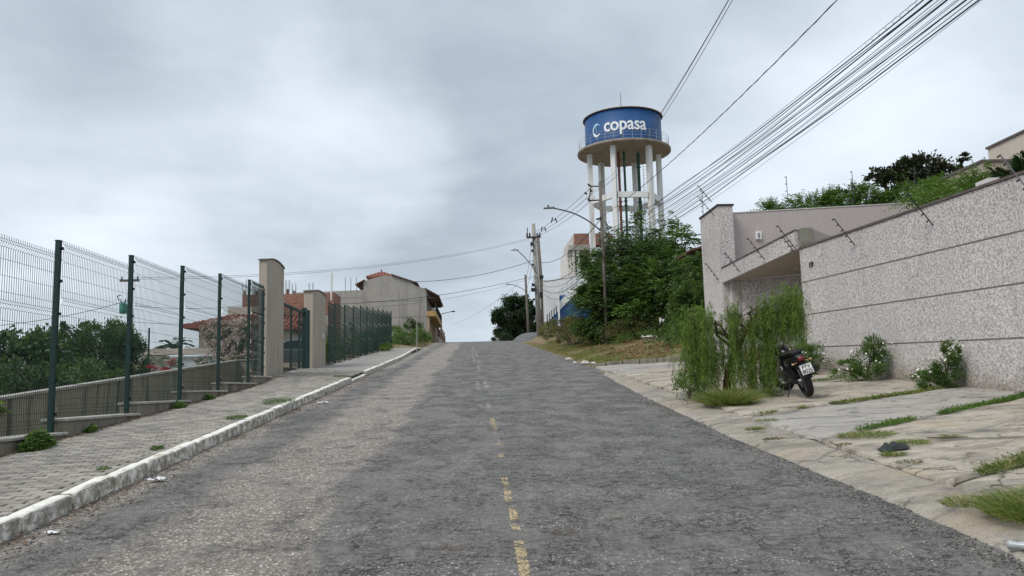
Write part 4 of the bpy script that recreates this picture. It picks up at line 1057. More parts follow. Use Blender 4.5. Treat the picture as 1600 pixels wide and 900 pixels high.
for k in range(6):
    x = 6.05 + k * .2; zt = 8.30 + k * .19; MB().box(x, x + .10, 67.45, 67.6, zt - 1.45, zt).build('bar', 'white_house_paint', cw)
MB().box(7.12, 7.28, 67.4, 67.78, 6.4, 9.25).build('stair_post', 'white_house_paint', cw)
m = MB()
for k in range(20): m.tube([(6.3 + k * .2, 68.95, 10.6 + k * .028), (6.3 + k * .2, 68.95, 10.92 + k * .028)], .012, 4)
m.build('spikes', 'rail_metal', cw)
ph = thing('pale_house', (14, 96, zr(96)), 'pale pinkish house with a balcony slab and brick parapet beside the water tower', 'house')
MB().box(11.5, 12.35, 95.6, 104, 7, 18.0).build('wall', 'pinkish_paint', ph)
MB().box(12.35, 16.8, 97.0, 104, 7, 18.0).build('recess_wall', 'mauve_paint', ph)
MB().box(11.6, 14.15, 94.4, 100, 17.75, 18.35).build('balcony_slab', 'cap_concrete', ph)
MB().box(12.3, 14.1, 94.8, 96, 18.36, 19.8).build('brick_parapet', 'hollow_brick', ph)
MB().box(12.0, 12.28, 94.7, 95.0, 14.0, 17.74).build('column', 'pinkish_paint', ph); MB().box(12.5, 12.85, 94.7, 95.0, 14.0, 17.74).build('column', 'white_house_paint', ph)
MB().box(14.9, 16.8, 94.8, 96.9, 18.4, 19.8).build('brick_parapet', 'hollow_brick', ph)
MB().box(14.2, 19, 94.2, 96.9, 7, 17.2).build('front_wall', 'white_house_paint', ph); MB().box(14.0, 19.2, 94, 97, 17.2, 17.45).build('slab', 'cap_concrete', ph)
window(ph, 15.0, 16.2, 94.18, 15.2, 16.4, 'grey_metal')
m = MB(); m.prism([(11.0, 95.2, 17.2), (12.3, 95.2, 18.9), (12.3, 95.2, 19.9), (11.0, 95.2, 18.0)], (0, .2, 0)); m.build('gable', 'pinkish_paint', ph, fix=True)
# ---------------------------------------------------------------- water tower
TX, TY = 16.85, 85.0
tw = thing('water_tower', (TX, TY, G(TX, TY)), 'white concrete water tower with a round blue tank lettered in white, above the shrubs', 'water tower')
tb = G(TX, TY) - .6
angs = [R(a - 11.2) for a in (-47, -107, -167, 13, 73, 133)]; RL = 3.85
legp = [(TX + RL * math.cos(a), TY + RL * math.sin(a)) for a in angs]
for (x, y), a in zip(legp, angs):
    MB().box(x - .25, x + .25, y - .25, y + .25, tb, 26.66, rz=a).build('leg', 'tower_white', tw)
order = sorted(range(6), key=lambda i: angs[i] % (2 * math.pi))
for zc in (21.35, 14.2):
    for i in range(6):
        p, q = Vector(legp[order[i]]), Vector(legp[order[(i + 1) % 6]]); d = (q - p).normalized(); p2_, q2 = p + d * .30, q - d * .30; mid = (p2_ + q2) / 2; L = (q2 - p2_).length
        MB().box(mid.x - L / 2, mid.x + L / 2, mid.y - .16, mid.y + .16, zc - .3, zc + .3, rz=math.atan2(d.y, d.x)).build('ring_beam', 'tower_white', tw)
MB().lathe([(0, 26.64), (4.95, 26.66), (5.1, 26.72), (5.1, 26.96), (5.0, 27.0), (0, 27.0)], 96, (TX, TY, 0)).build('platform', 'tower_slab', tw, fix=True)
RD = 4.18
MB().lathe([(RD, 27.005), (RD, 30.52), (RD - .1, 30.54), (0, 30.6)], 96, (TX, TY, 0)).build('tank', 'blue_paint', tw, smooth=False, fix=True)
for p in tw.children:
    if p.name.startswith('tank') or p.name.startswith('platform'):
        p.data.polygons.foreach_set('use_smooth', [abs(q.normal.z) < .3 for q in p.data.polygons])
rf = MB().lathe([(RD + .10, 30.53), (RD + .14, 30.58), (RD + .08, 30.66), (0, 31.15)], 96, (TX, TY, 0)).build('roof', 'rust_brown', tw, fix=True)
m = MB()
for k in range(90):
    a = 2 * math.pi * k / 90; c, s_ = math.cos(a), math.sin(a); m.tube([(TX + (RD + .2) * c, TY + (RD + .2) * s_, 30.6), (TX + 3.2 * c, TY + 3.2 * s_, 30.80)], .06, 4)
tag(m.build('corrugation', 'rust_brown', rf), kind='stuff')
rl = MB()
for k in range(32):
    a = 2 * math.pi * k / 32; rl.tube([(TX + 4.9 * math.cos(a), TY + 4.9 * math.sin(a), 27.0), (TX + 4.9 * math.cos(a), TY + 4.9 * math.sin(a), 28.1)], .016, 5)
for z in (27.4, 27.75, 28.1):
    rl.tube([(TX + 4.9 * math.cos(2 * math.pi * k / 64), TY + 4.9 * math.sin(2 * math.pi * k / 64), z) for k in range(65)], .014, 5)
rl.build('railing', 'rail_metal', tw)
for x, y, mt, r_ in ((TX - .80, TY - .9, 'brown_pipe', .14), (TX - .25, TY - 1.2, 'green_pipe', .13), (TX + 1.42, TY - .6, 'green_pipe', .17)):
    m = MB().tube([(x, y, tb), (x, y, 26.72)], r_, 10)
    for z in (12, 16, 20.6, 21.1, 25): m.tube([(x, y, z), (x, y, z + .12)], r_ * 1.5, 10)
    m.build('pipe', mt, tw)
m = MB(); lx, ly = TX + 2.05, TY - .9
for s_ in (-.2, .2): m.tube([(lx + s_, ly, 12), (lx + s_, ly, 26.7)], .03, 4)
for k in range(45): m.tube([(lx - .2, ly, 12.2 + k * .32), (lx + .2, ly, 12.2 + k * .32)], .018, 4)
m.build('ladder', 'grey_metal', tw)
m = MB().tube([(TX - .1, TY, 31.0), (TX - .1, TY, 33.8)], [.05, .02], 5); m.build('antenna', 'dark_metal', tw)
MB().tube([(TX + .45, TY, 31.0), (TX + .45, TY, 31.9)], .05, 5).build('antenna', 'dark_metal', tw)
# lettering wrapped round the tank; arc measured from the -Y direction
def wrap(V, F, ac, zc, mat, name):
    m = MB(); vs = []
    for x, y, z in V:
        a = ac + x / RD; r = RD + .035 + z; vs.append((TX + r * math.sin(a), TY - r * math.cos(a), zc + y))
    m.add(vs, F); return m.build(name, mat, tw)
TA = math.atan2(TX, TY) * -1
V, F = textbm('copasa', 2.0, .032, .02, 4, .98)
sx = 4.62 / (V[:, 0].max() - V[:, 0].min()); V[:, 0] *= sx
wrap(V, F, TA + R(3.5), 28.80, 'lettering_white', 'lettering')
def crescent(a0, a1, ro, off, th, sx_=1.0):
    n = 26; out = []; inn = []
    for k in range(n + 1):
        t = k / n; a = R(a0 + (a1 - a0) * t); w_ = th * math.sin(math.pi * min(1, max(0, t))) ** .7 + .015
        out.append((ro * math.cos(a) * sx_, ro * math.sin(a), 0)); inn.append(((ro - w_) * math.cos(a) * sx_, (ro - w_) * math.sin(a), 0))
    V = out + inn; F = [(k, k + 1, n + 2 + k, n + 1 + k) for k in range(n)]; return [(x + off[0], y + off[1], z) for x, y, z in V], [tuple(reversed(f)) for f in F]
for (a0, a1, mt, nm) in ((35, 205, 'logo_pale_blue', 'logo'), (150, 325, 'lettering_white', 'logo')):
    V, F = crescent(a0, a1, .74 if mt != 'lettering_white' else .76, (0, 0), .26, .78)
    wrap(V, F, TA + R(-41.5), 28.62, mt, nm)
V, F = crescent(150, 210, .70, (.46, -.02), .10, .8); wrap(V, F, TA + R(-41.5), 28.80, 'logo_pale_blue', 'logo')

# ---------------------------------------------------------------- poles and street lamps
def insul(m, p, h=.22, r=.06):
    m.tube([p, (p[0], p[1], p[2] + h)], [r, r * .6], 6)
def pole(name, base, topp, r0, r1, mat, label, group=None):
    o = thing(name, base, label, 'utility pole', group); MB().tube([base, topp], [r0, r1], 12).build('shaft', mat, o, smooth=True); return o
def arm(parent, p0, p1, sag, r=.035, head=.6):
    p0, p1 = Vector(p0), Vector(p1); d = p1 - p0; pts = []
    for k in range(13):
        t = k / 12; pts.append(p0 + Vector((d.x * t, d.y * t, d.z * t + sag * math.sin(math.pi * t * .5) * 1.0 * (1 - t) * 2.2)))
    o = MB().tube(pts, r, 7).build('lamp_arm', 'lamp_metal', parent, smooth=True)
    e = pts[-1]; s_ = 1 if d.x > 0 else -1
    m = MB(); m.add([(e.x - s_ * .1, e.y - .09, e.z - .02), (e.x - s_ * .1, e.y + .09, e.z - .02), (e.x + s_ * head, e.y + .12, e.z - .03), (e.x + s_ * head, e.y - .12, e.z - .03),
                     (e.x - s_ * .1, e.y - .06, e.z + .07), (e.x - s_ * .1, e.y + .06, e.z + .07), (e.x + s_ * head, e.y + .06, e.z + .03), (e.x + s_ * head, e.y - .06, e.z + .03)],
                    [(0, 1, 2, 3), (7, 6, 5, 4), (0, 4, 5, 1), (1, 5, 6, 2), (2, 6, 7, 3), (3, 7, 4, 0)])
    h = m.build('lamp_head', 'lamp_metal', o, fix=True)
    MB().tube([(e.x + s_ * .25, e.y, e.z + .05), (e.x + s_ * .25, e.y, e.z + .16)], .045, 8).build('photocell', 'dark_metal', h)
pa = pole('utility_pole', (6.99, 42, 3.4), (6.95, 42, 12.5), .085, .08, 'pole_wood', 'slim weathered pole carrying a long lamp arm, in front of the water tower')
arm(pa, (6.9, 42, 9.75), (4.35, 42, 11.05), .35, .04, .5)
m = MB(); m.tube([(6.95, 42, 12.2), (6.35, 41.9, 12.2)], .035, 5); m.tube([(6.95, 42, 11.45), (6.25, 41.9, 11.4)], .04, 5); m.tube([(6.45, 41.9, 12.2), (6.3, 41.9, 11.4)], .03, 5); cb = m.build('bracket', 'dark_metal', pa)
for p in ((6.4, 41.9, 12.2), (6.2, 41.9, 11.75), (6.35, 41.9, 11.4), (6.5, 41.9, 11.9)):
    m = MB(); m.tube([p, (p[0] - .12, p[1], p[2] + .12)], [.06, .05], 6); m.build('insulator', 'insulator_brown', cb)
MB().tube([(6.9, 41.95, 10.45), (6.65, 41.8, 10.35)], .05, 6).build('clamp', 'dark_metal', pa)
pb = pole('utility_pole', (5.98, 73, 5.6), (5.68, 73, 16.6), .27, .17, 'pole_concrete', 'pale concrete utility pole with crossarm and lamp arm at the crest')
arm(pb, (5.85, 72.8, 11.9), (4.1, 72.8, 14.1), .25, .04, .55)
m = MB(); m.box(5.0, 6.3, 72.7, 72.85, 15.2, 15.35); m.tube([(5.1, 72.8, 15.3), (5.1, 72.8, 16.2)], .04, 5); m.tube([(5.4, 72.8, 14.4), (5.7, 72.8, 15.2)], .04, 5); cb = m.build('crossarm', 'dark_metal', pb)
for x in (5.05, 5.3, 6.0, 6.25):
    m = MB(); insul(m, (x, 72.78, 15.35), .35, .09); m.build('insulator', 'insulator_brown', cb)
m = MB()
for z, s_ in ((14.5, .22), (13.9, .16), (12.6, .14), (10.7, .2), (10.2, .26), (9.4, .14)): m.box(5.55 - s_, 5.55 + s_ * .4, 72.6, 72.8, z, z + s_ * 1.3)
m.build('switch_box', 'dark_metal', pb)
pc = pole('utility_pole', (6.2, 70, 5.6), (5.82, 70, 14.7), .20, .14, 'pole_wood', 'darker leaning pole close beside the pale concrete pole')
m = MB()
for z in (14.7, 14.3): m.tube([(5.6, 70, z), (5.95, 70, z + .25)], .05, 6)
m.box(5.8, 6.2, 69.8, 69.95, 9.3, 9.8); m.box(5.85, 6.2, 69.8, 69.95, 11.0, 11.3); m.build('fitting', 'dark_metal', pc)
pd = pole('utility_pole', (7.5, 110, 6.4), (7.25, 110, 17.0), .22, .15, 'pole_wood', 'distant thin pole with a short lamp arm in front of the round dark tree')
arm(pd, (7.3, 109.8, 14.6), (5.0, 109.8, 15.7), .3, .045, .6)
pe = pole('utility_pole', (-18.85, 45, -2.0), (-19.0, 45, 8.15), .17, .12, 'pole_concrete', 'grey concrete pole with a green transformer seen through the mesh fence')
m = MB().box(-19.55, -18.5, 44.8, 44.92, 7.9, 8.02); cb = m.build('crossarm', 'pole_wood', pe)
for x in (-19.45, -18.95, -18.6):
    m = MB(); insul(m, (x, 44.86, 8.02), .18, .05); m.build('insulator', 'insulator_brown', cb)
tr = MB().lathe([(0, 6.1), (.17, 6.12), (.19, 6.2), (.19, 6.62), (.15, 6.70), (0, 6.72)], 14, (-19.3, 44.8, 0)).build('transformer', 'transformer_green', pe, smooth=True, fix=True)
for dx in (-.1, .08): MB().tube([(-19.3 + dx, 44.8, 6.7), (-19.3 + dx * 1.6, 44.8, 6.93)], [.05, .02], 6).build('bushing', 'insulator_brown', tr)
MB().tube([(-19.55, 44.8, 6.85), (-19.62, 44.8, 7.1), (-19.45, 44.8, 7.15)], .03, 5).build('fuse_holder', 'insulator_brown', pe)
st = thing('marker_stake', (-3.9, 50, zr(50)), 'thin pale stake standing at the verge before the grey house', 'stake')
MB().tube([(-3.62, 50.6, zr(50) + .0), (-3.60, 50.6, zr(50) + 2.15)], [.035, .028], 6).build('shaft', 'pole_concrete', st)
sp = thing('marker_post', (5.6, 16.8, 1.4), 'slim grey post half hidden in the weeping shrub', 'post')
MB().tube([(4.30, 15.4, 1.1), (4.30, 15.4, 2.35)], .02, 6).build('shaft', 'grey_metal', sp)

# ---------------------------------------------------------------- cables
def quad3(p, n=36):
    c = np.polyfit([q[0] for q in p], [q[1] for q in p], 2); return lambda y: np.polyval(c, y)
def cable(pts, r, label, group=None, mat='cable_black', name='cable', twist=0):
    m = MB(); m.tube(pts, r, 5 if r < .02 else 6)
    if twist:
        q = []
        for i in range(len(pts) * 6):
            t = i / 6; k = min(int(t), len(pts) - 2); f = t - k; p = Vector(pts[k]).lerp(Vector(pts[k + 1]), min(f, 1)); a = i * 1.05; q.append(p + Vector((math.cos(a), 0, math.sin(a))) * twist)
        m.tube(q, r * .8, 4)
    o = m.build(name, mat); return tag(o, label, 'cable', group)
def sagline(p, q, s, n=20):
    p, q = Vector(p), Vector(q); return [p.lerp(q, k / n) - Vector((0, 0, s * 4 * (k / n) * (1 - k / n))) for k in range(n + 1)]
ys = [-3 + 45 * k / 40 for k in range(41)]
for i, (pp, x0, x1) in enumerate((([(12.5, 7.9), (17, 8.17), (42, 12.2)], 3.5, 6.4), ([(12.4, 7.83), (17.4, 8.1), (42, 12.0)], 3.5, 6.5), ([(12.7, 8.0), (18.1, 8.35), (42, 11.9)], 3.5, 6.6))):
    f = quad3(pp); cable([(x0 + (x1 - x0) * y / 42, y, f(y)) for y in ys], .006, ('leftmost', 'middle', 'rightmost')[i] + ' thin high wire from the slim pole past the blue tank', 'three thin high wires', 'cable_grey')
f = quad3([(14.0, 8.62), (18.3, 8.65), (26.5, 9.16), (42, 10.5)])
cable([(6.9, y, f(y)) for y in ys], .010, 'thick black twisted cable running alone between the thin wires and the dense bundle', None, 'cable_black', 'twisted_cable', .009)
TOPS = [(11.0, 7.1), (10.9, 7.04), (10.8, 6.99), (10.7, 6.96), (10.6, 6.91), (10.5, 6.89), (10.4, 6.83), (10.4, 6.79), (10.3, 6.78), (10.3, 6.74), (10.2, 6.69), (10.1, 6.65)]
MIDS = [(17.3, 7.38), (17.4, 7.32), (17.4, 7.26), (17.5, 7.2), (17.6, 7.14), (17.7, 7.07), (17.8, 7.01), (17.9, 6.94), (17.9, 6.88), (18.0, 6.81), (18.1, 6.74), (18.2, 6.68)]
FARS = [(26.1, 7.9), (26.2, 7.84), (26.4, 7.78), (26.5, 7.71), (26.6, 7.65), (26.7, 7.58), (26.8, 7.51), (27.0, 7.45), (27.1, 7.38), (27.2, 7.31), (27.3, 7.24), (27.5, 7.17)]
RAD = [.011, .008, .010, .006, .010, .006, .006, .010, .005, .007, .012, .004]
for i in range(12):
    f = quad3([TOPS[i], MIDS[i], FARS[i], (42, 9.6 - 1.4 * i / 11)]); X0 = 6.75 + .3 * i / 11; jx = random.uniform(-.015, .015)
    cable([(X0 + jx + .02 * math.sin(y * .7 + i), y, f(y) + .025 * math.sin(y * .33 + i * 2.1)) for y in ys], RAD[i], ('uppermost', 'second', 'third', 'fourth', 'fifth', 'sixth', 'seventh', 'eighth', 'ninth', 'tenth', 'thick eleventh', 'thin lowest')[i] + ' cable counted from the top of the dense bundle in the upper right sky', 'dense bundle of parallel cables', 'cable_black' if RAD[i] > .007 else 'cable_grey')
for i in range(5):
    j = 1 + i * 2; f = quad3([TOPS[j], MIDS[j], FARS[j], (42, 9.5 - 1.2 * i / 5)]); X0 = 6.70 + .08 * i
    cable([(X0 + .05 * math.sin(y * .23 + i), y, f(y) + .06 + .04 * math.sin(y * .19 + i * 1.3)) for y in ys], .0045, 'thin grey ' + ('first', 'second', 'third', 'fourth', 'fifth')[i] + ' filler wire strung among the thick cables of the dense bundle', 'thin wires among the dense bundle', 'cable_grey')
# tangled loops on the outermost cable
f = quad3([TOPS[0], MIDS[0], FARS[0], (42, 9.6)]); q = []
for k in range(110):
    y = 10.3 + k * .022; a = k * .62; q.append((6.75 + .035 * math.cos(a), y, f(y) + .02 + .035 * math.sin(a)))
cable(q, .0022, 'thin spiral lashing wire coiled round the uppermost cable of the bundle', None, 'cable_grey', 'lashing_wire')
P4T, P1T = Vector((6.4, 42, 12.1)), Vector((5.3, 72.8, 15.5))
for i in range(3): cable(sagline(P4T + Vector((.12 * i, 0, -.25 * i)), P1T + Vector((.45 * i, 0, 0)), .25), .014, ('top', 'middle', 'bottom')[i] + ' thin wire spanning from the slim pole to the pale concrete pole', 'thin wires between the two right-hand poles', 'cable_grey')
for i, (yy, zz) in enumerate(((56, 13.35), (63, 14.1))):
    m = MB(); c = Vector((5.95 - .02 * (yy - 56) - .1, yy, zz)); m.box(c.x - .2, c.x + .2, c.y - .03, c.y + .03, c.z - .02, c.z + .02); m.tube([c + Vector((-.2, 0, -.2)), c + Vector((-.1, 0, .2))], .04, 5); m.tube([c + Vector((.2, 0, -.2)), c + Vector((.1, 0, .15))], .04, 5)
    tag(m.build('wire_spacer', 'dark_metal'), ('nearer' if i == 0 else 'farther') + ' dark spacer clipped on the thin wires left of the blue tank', 'spacer')
cable(sagline((6.9, 41.9, 10.4), (5.85, 72.7, 13.0), .9), .02, 'thick black cable sagging from the slim pole to the pale concrete pole', None)
for i in range(4): cable(sagline((6.9, 42.1, 9.2 - .25 * i), (5.75 + .1 * i, 72.9, 11.6 - .4 * i), 1.1 + .15 * i), .014 if i % 2 else .02, ('top', 'second', 'third', 'bottom')[i] + ' drooping cable of the lower bunch between the slim and the concrete pole', 'lower drooping cables between the right-hand poles')
cable(sagline((5.75, 73, 13.2), (-6.4, 78.2, 12.1), .55), .022, 'black cable crossing the road from the concrete pole to the grey house roof', None)
cable(sagline((5.75, 72.8, 11.7), (-15.5, 60, 8.1), .8, 30), .018, 'black cable crossing the road low in front of the grey house', None)
cable(sagline((5.75, 72.8, 11.55), (-15.5, 60, 7.9), 1.05, 30), .010, 'thin second wire crossing the road just under the low cable', None, 'cable_grey')
for i in range(2): cable(sagline((5.3, 72.8, 15.2 - .12 * i), (-19.0, 45, 8.15 - .1 * i), .9, 30), .010, ('upper', 'lower')[i] + ' faint high wire crossing the sky from the concrete pole to the left pole', 'pair of faint wires crossing the sky', 'cable_grey')
for i in range(3): cable(sagline((5.5 + .2 * i, 73.2, 15.0 - i * 1.2), (7.2, 110, 16.0 - i * 1.3), .5), .016, ('top', 'middle', 'bottom')[i] + ' thin wire from the concrete pole to the distant pole', 'wires beyond the concrete pole', 'cable_grey')
cable(sagline((4.2, 73.0, 11.0), (-3.4, 118, 10.9), .5), .012, 'very faint wire low over the crest of the road', None, 'cable_grey')
cable(sagline((-19.0, 45, 6.9), (-24, 38, 4.9), .3), .014, 'black service wire dropping left from the pole with the transformer', None)
for i in range(2): cable(sagline((-19.0, 45, 6.6 - .9 * i), (-13.5, 50, 7.1 - .9 * i), .25), .012, ('upper', 'lower')[i] + ' service wire from the transformer pole to the brick building', 'service wires behind the mesh fence', 'cable_grey')
# ---------------------------------------------------------------- vegetation
rng = np.random.default_rng(11)
def crown(parent, blobs, n, size, mat, kind='leaf', nclump=60, sig=.16, wid=.45, shell=.5, name='foliage', up=.5, **kw):
    P, D = cloud(rng, blobs, n, nclump, sig, shell)
    D = unit(D + [0, 0, up * .4])
    if kind == 'leaf': V, F = leaves(P, D - [0, 0, .35], size * (.6 + .8 * rng.random(len(P))), size * wid, rng)
    else: V, F = sprigs(P, D, kw.get('nl', 6), kw.get('length', .5), size, size * wid, rng, kw.get('droop', .4))
    return nplink(name, V, F, mat, parent)
def tree(name, loc, label, cat_, blobs, n, size, mat, bark='bark', r0=.12, group=None, **kw):
    o = thing(name, loc, label, cat_, group); m = MB()
    tips = [(b[0], b[1], b[2]) for b in blobs]
    for b in blobs:
        for _ in range(2):
            u = rng.normal(size=3); u /= np.linalg.norm(u); tips.append((b[0] + u[0] * b[3] * .7, b[1] + u[1] * b[4] * .7, b[2] + abs(u[2]) * b[5] * .6))
    limbs(m, loc, tips, r0, rng); m.build('trunk', bark, o)
    crown(o, blobs, n, size, mat, **kw); return o
def tf(blobs, s=.62): return [(b[0], b[1], b[2], b[3] * s, b[4] * s, b[5] * s, b[3] * b[5]) for b in blobs]

BIG = [(9.96, 45.0, 7.17, 2.52, 2.52, 2.23), (10.56, 42.0, 5.91, 1.85, 1.85, 2.02), (8.62, 46.0, 7.89, 1.29, 1.29, 1.47), (8.67, 43.0, 5.35, 2.06, 2.06, 1.55), (10.9, 46.0, 8.4, 1.5, 1.5, 1.1)]
BT = [(9.87, 46.0, 10.2, .95, .95, 1.1), (11.87, 45.0, 9.74, .9, .9, .8), (8.88, 46.0, 9.4, .8, .8, .8), (11.28, 47.0, 10.7, .6, .6, .9)]
o = tree('large_shrub', (9.6, 44.5, G(9.6, 44.5)), 'big dense dark green shrub with drooping pinnate leaves below the water tower', 'shrub', BIG, 3600, .20, 'leaf_dark', r0=.14, kind='sprig', nl=5, length=.75, droop=.35, nclump=150, sig=.13, wid=.42, shell=.45)
crown(o, BIG, 1800, .20, 'leaf_mid', kind='sprig', nl=5, length=.8, droop=.35, nclump=110, sig=.10, wid=.42, shell=.9)
o = tree('slender_tree', (10.2, 46.5, G(10.2, 46.5)), 'thin open branches with sparse light leaves rising above the big dark shrub', 'tree', BT, 420, .24, 'leaf_mid', r0=.09, kind='sprig', nl=5, length=.6, nclump=60, sig=.22, wid=.4, shell=.3)
crown(bpy.data.objects['large_shrub'], BIG, 900, .20, 'leaf_light', kind='sprig', nl=5, length=.8, droop=.30, nclump=70, sig=.09, wid=.42, shell=1.1)
RB = [(9.29, 33.0, 5.76, .63, .63, 1.32), (8.86, 32.0, 4.33, .67, .67, 1.02), (8.35, 31.0, 3.24, .74, .74, .55)]
tree('leafy_shrub', (9.2, 32, G(9.2, 32)), 'lighter green climbing shrub pressed against the tall textured pillar', 'shrub', RB, 1500, .13, 'leaf_mid', r0=.05, kind='sprig', nl=4, length=.38, nclump=70, sig=.16, wid=.5)
LB = [(7.25, 43.4, 7.3, 1.0, .9, .8), (6.9, 43.4, 5.9, 1.0, 1.0, .7), (7.2, 43.4, 5.2, 1.23, 1.0, .9), (6.35, 44.0, 8.6, .5, .5, .12), (6.1, 42.8, 6.5, .7, .5, .15)]
tree('layered_shrub', (7.0, 43.6, G(7, 43.6)), 'green shrub with flat layered branches reaching out around the slim pole', 'shrub', LB, 2000, .19, 'leaf_mid', r0=.06, kind='sprig', nl=5, length=.7, droop=.25, nclump=60, sig=.16, wid=.42)
tree('climbing_vine', (7.1, 42.3, 8.5), 'clump of dark vine leaves wrapped round the slim pole below its lamp arm', 'vine', [(7.25, 42.3, 9.2, .38, .3, .85), (6.9, 42.2, 8.5, .3, .25, .4)], 330, .16, 'leaf_dark', r0=.02, nclump=24, sig=.2, wid=.7)
WD = [(5.58, 50.0, 5.26, 1.2, 1.2, .68), (6.06, 46.0, 4.76, 1.4, 1.2, .74), (5.34, 56.0, 5.5, .63, .8, .45), (7.12, 44.5, 4.45, 1.28, .9, .71), (4.96, 48.0, 4.6, .84, .84, .40), (5.6, 60, 5.75, .7, 1.5, .5), (8.5, 41, 4.3, 1.6, 1.2, .7)]
tree('weed_thicket', (6.0, 48, G(6, 48)), 'low yellowish green and brown weed thicket on the verge left of the slim pole', 'bush', WD, 26000, .10, 'leaf_mixed_weed', r0=.02, nclump=220, sig=.13, wid=.35, up=1.6)
V, F = [], []
GC = [(8.32, 40.0, 3.75, 1.28, 1.28, .40), (8.95, 36.0, 3.24, 1.3, 1.3, .46), (7.92, 33.0, 2.79, .92, .92, .21), (8.26, 42.0, 4.42, 1.18, .9, .60), (8.05, 30.0, 2.58, .48, .48, .24), (9.5, 38, 3.9, 1.2, 1.8, .5), (8.4, 28.6, 2.5, .6, .8, .25)]
P, D = cloud(rng, GC, 16000, 160, .15, .4); a, b = leaves(P, D + [0, 0, .5], .05 + .07 * rng.random(len(P)), .045, rng)
tag(nplink('ground_vines', a, b, 'leaf_mid'), 'tangle of creeping vines and weeds covering the bank beside the driveway', 'ground cover', kind='stuff')
# short dry verge grass between the road and the thicket
def verge(n, xr, yr, L, W, mat, name, label, hf=G, dens=None, pw_=1.0, droop=.6, thick=-9):
    Y = yr[0] + (yr[1] - yr[0]) * rng.random(n) ** pw_; X = np.array([xr(y)[0] + (xr(y)[1] - xr(y)[0]) * t for y, t in zip(Y, rng.random(n))])
    kp = np.array([mnoise.noise((x * .9, y * .5, 4)) > thick for x, y in zip(X, Y)]); X, Y = X[kp], Y[kp]; n = len(X)
    P = np.stack([X, Y, [hf(x, y) - .01 for x, y in zip(X, Y)]], -1); D = rng.normal(size=(n, 3)) * [.6, .6, .2] + [0, 0, 1]
    a, b = blades(P, D, L * (.5 + rng.random(n)), W, rng, droop, 2)
    return tag(nplink(name, a, b, mat), label, 'grass', kind='stuff')
verge(34000, lambda y: (redge(y) + .05 if y < 60 else 4.2, min(8.5, 4.9 + (y - 27) * .10 if y > 40 else 8.0)), (27.6, 66), .13, .016, 'straw_blade', 'dry_grass', 'short dry straw coloured grass on the verge right of the road', pw_=1.5, thick=-.25)
verge(26000, lambda y: (redge(y) + .30, min(8.5, 5.5 + (y - 27) * .10)), (27.8, 62), .14, .018, 'grass_blade', 'verge_grass', 'green grass patches among the straw on the right verge', pw_=1.4, thick=-.08)
verge(9000, lambda y: (-7.5, -4.1), (56.5, 85), .16, .016, 'straw_blade', 'dry_grass', 'dry grass on the left verge below the grey house', thick=-.2)
n = 3500; Y = 28.5 + 34 * rng.random(n) ** 1.4; X = np.array([5.0 + (y - 27) * .03 + 2.6 * t for y, t in zip(Y, rng.random(n) ** .7)]); kp = np.array([mnoise.noise((x * 1.1, y * .6, 9)) > 0 for x, y in zip(X, Y)]); X, Y = X[kp], Y[kp]
a, b = leaves(np.stack([X, Y, [G(x, y) + .05 + .08 * r for x, y, r in zip(X, Y, rng.random(len(X)))]], -1), rng.normal(size=(len(X), 3)) * [1, 1, .4], .09 + .10 * rng.random(len(X)), .04, rng)
tag(nplink('leaf_litter', a, b, 'dry_leaf'), 'reddish brown dead leaves and cuttings strewn below the weed thicket on the verge', 'leaf litter', kind='stuff')
LBB = [(-5.0, 62.0, 5.58, 1.19, 1.5, .55), (-5.75, 60.0, 5.3, .7, .8, .4), (-4.53, 66.0, 6.08, .84, 1.2, .48), (-4.5, 70.0, 6.01, .67, 1, .39), (-6.5, 64, 6.0, 1, 2, .6)]
tree('verge_bush', (-5.0, 63, G(-5, 63)), 'rounded bright green bush on the left verge at the end of the mesh fence', 'bush', LBB, 9000, .14, 'leaf_mid', r0=.03, nclump=90, sig=.18, wid=.4, up=1.2)
tree('small_tree', (-5.2, 68, G(-5.2, 68)), 'small dark leafy sapling against the grey house wall', 'tree', [(-5.2, 68.0, 6.99, .7, .7, .5)], 900, .18, 'leaf_dark', r0=.04, nclump=24, sig=.2)
tree('verge_tuft', (-5.5, 49, zr(49) + .15), 'small green bush growing out of the pavement against the fence footing', 'bush', [(-5.45, 49.0, 4.12, .42, .8, .24)], 1500, .09, 'leaf_light', r0=.02, nclump=24, sig=.2)
FT = [(5.72, 120.0, 12.37, 2.69, 2.69, 2.6), (8.25, 122.0, 11.9, 2.15, 2.15, 2.5), (4.2, 119.0, 11.06, 1.5, 1.5, 2.0), (6.98, 121.0, 13.9, 2.1, 2.1, 1.3), (9.43, 121.0, 11.11, 1.16, 1.16, 2.13), (6.5, 119, 9.8, 3, 2, 1.6)]
tree('round_tree', (6.2, 120.5, 7.4), 'dense round dark tree beyond the crest on the right side of the road', 'tree', FT, 26000, .30, 'leaf_far', r0=.35, nclump=260, sig=.11, wid=.6, shell=.75)
tree('low_palm_bush', (3.2, 108, zr(108)), 'small feathery dark bush at the foot of the round tree', 'bush', [(3.3, 110.0, 8.45, 1.1, 1.1, .65), (4.2, 112, 8.3, 1.0, 1, .5)], 2200, .32, 'leaf_far', r0=.06, nclump=30, sig=.2, wid=.25)
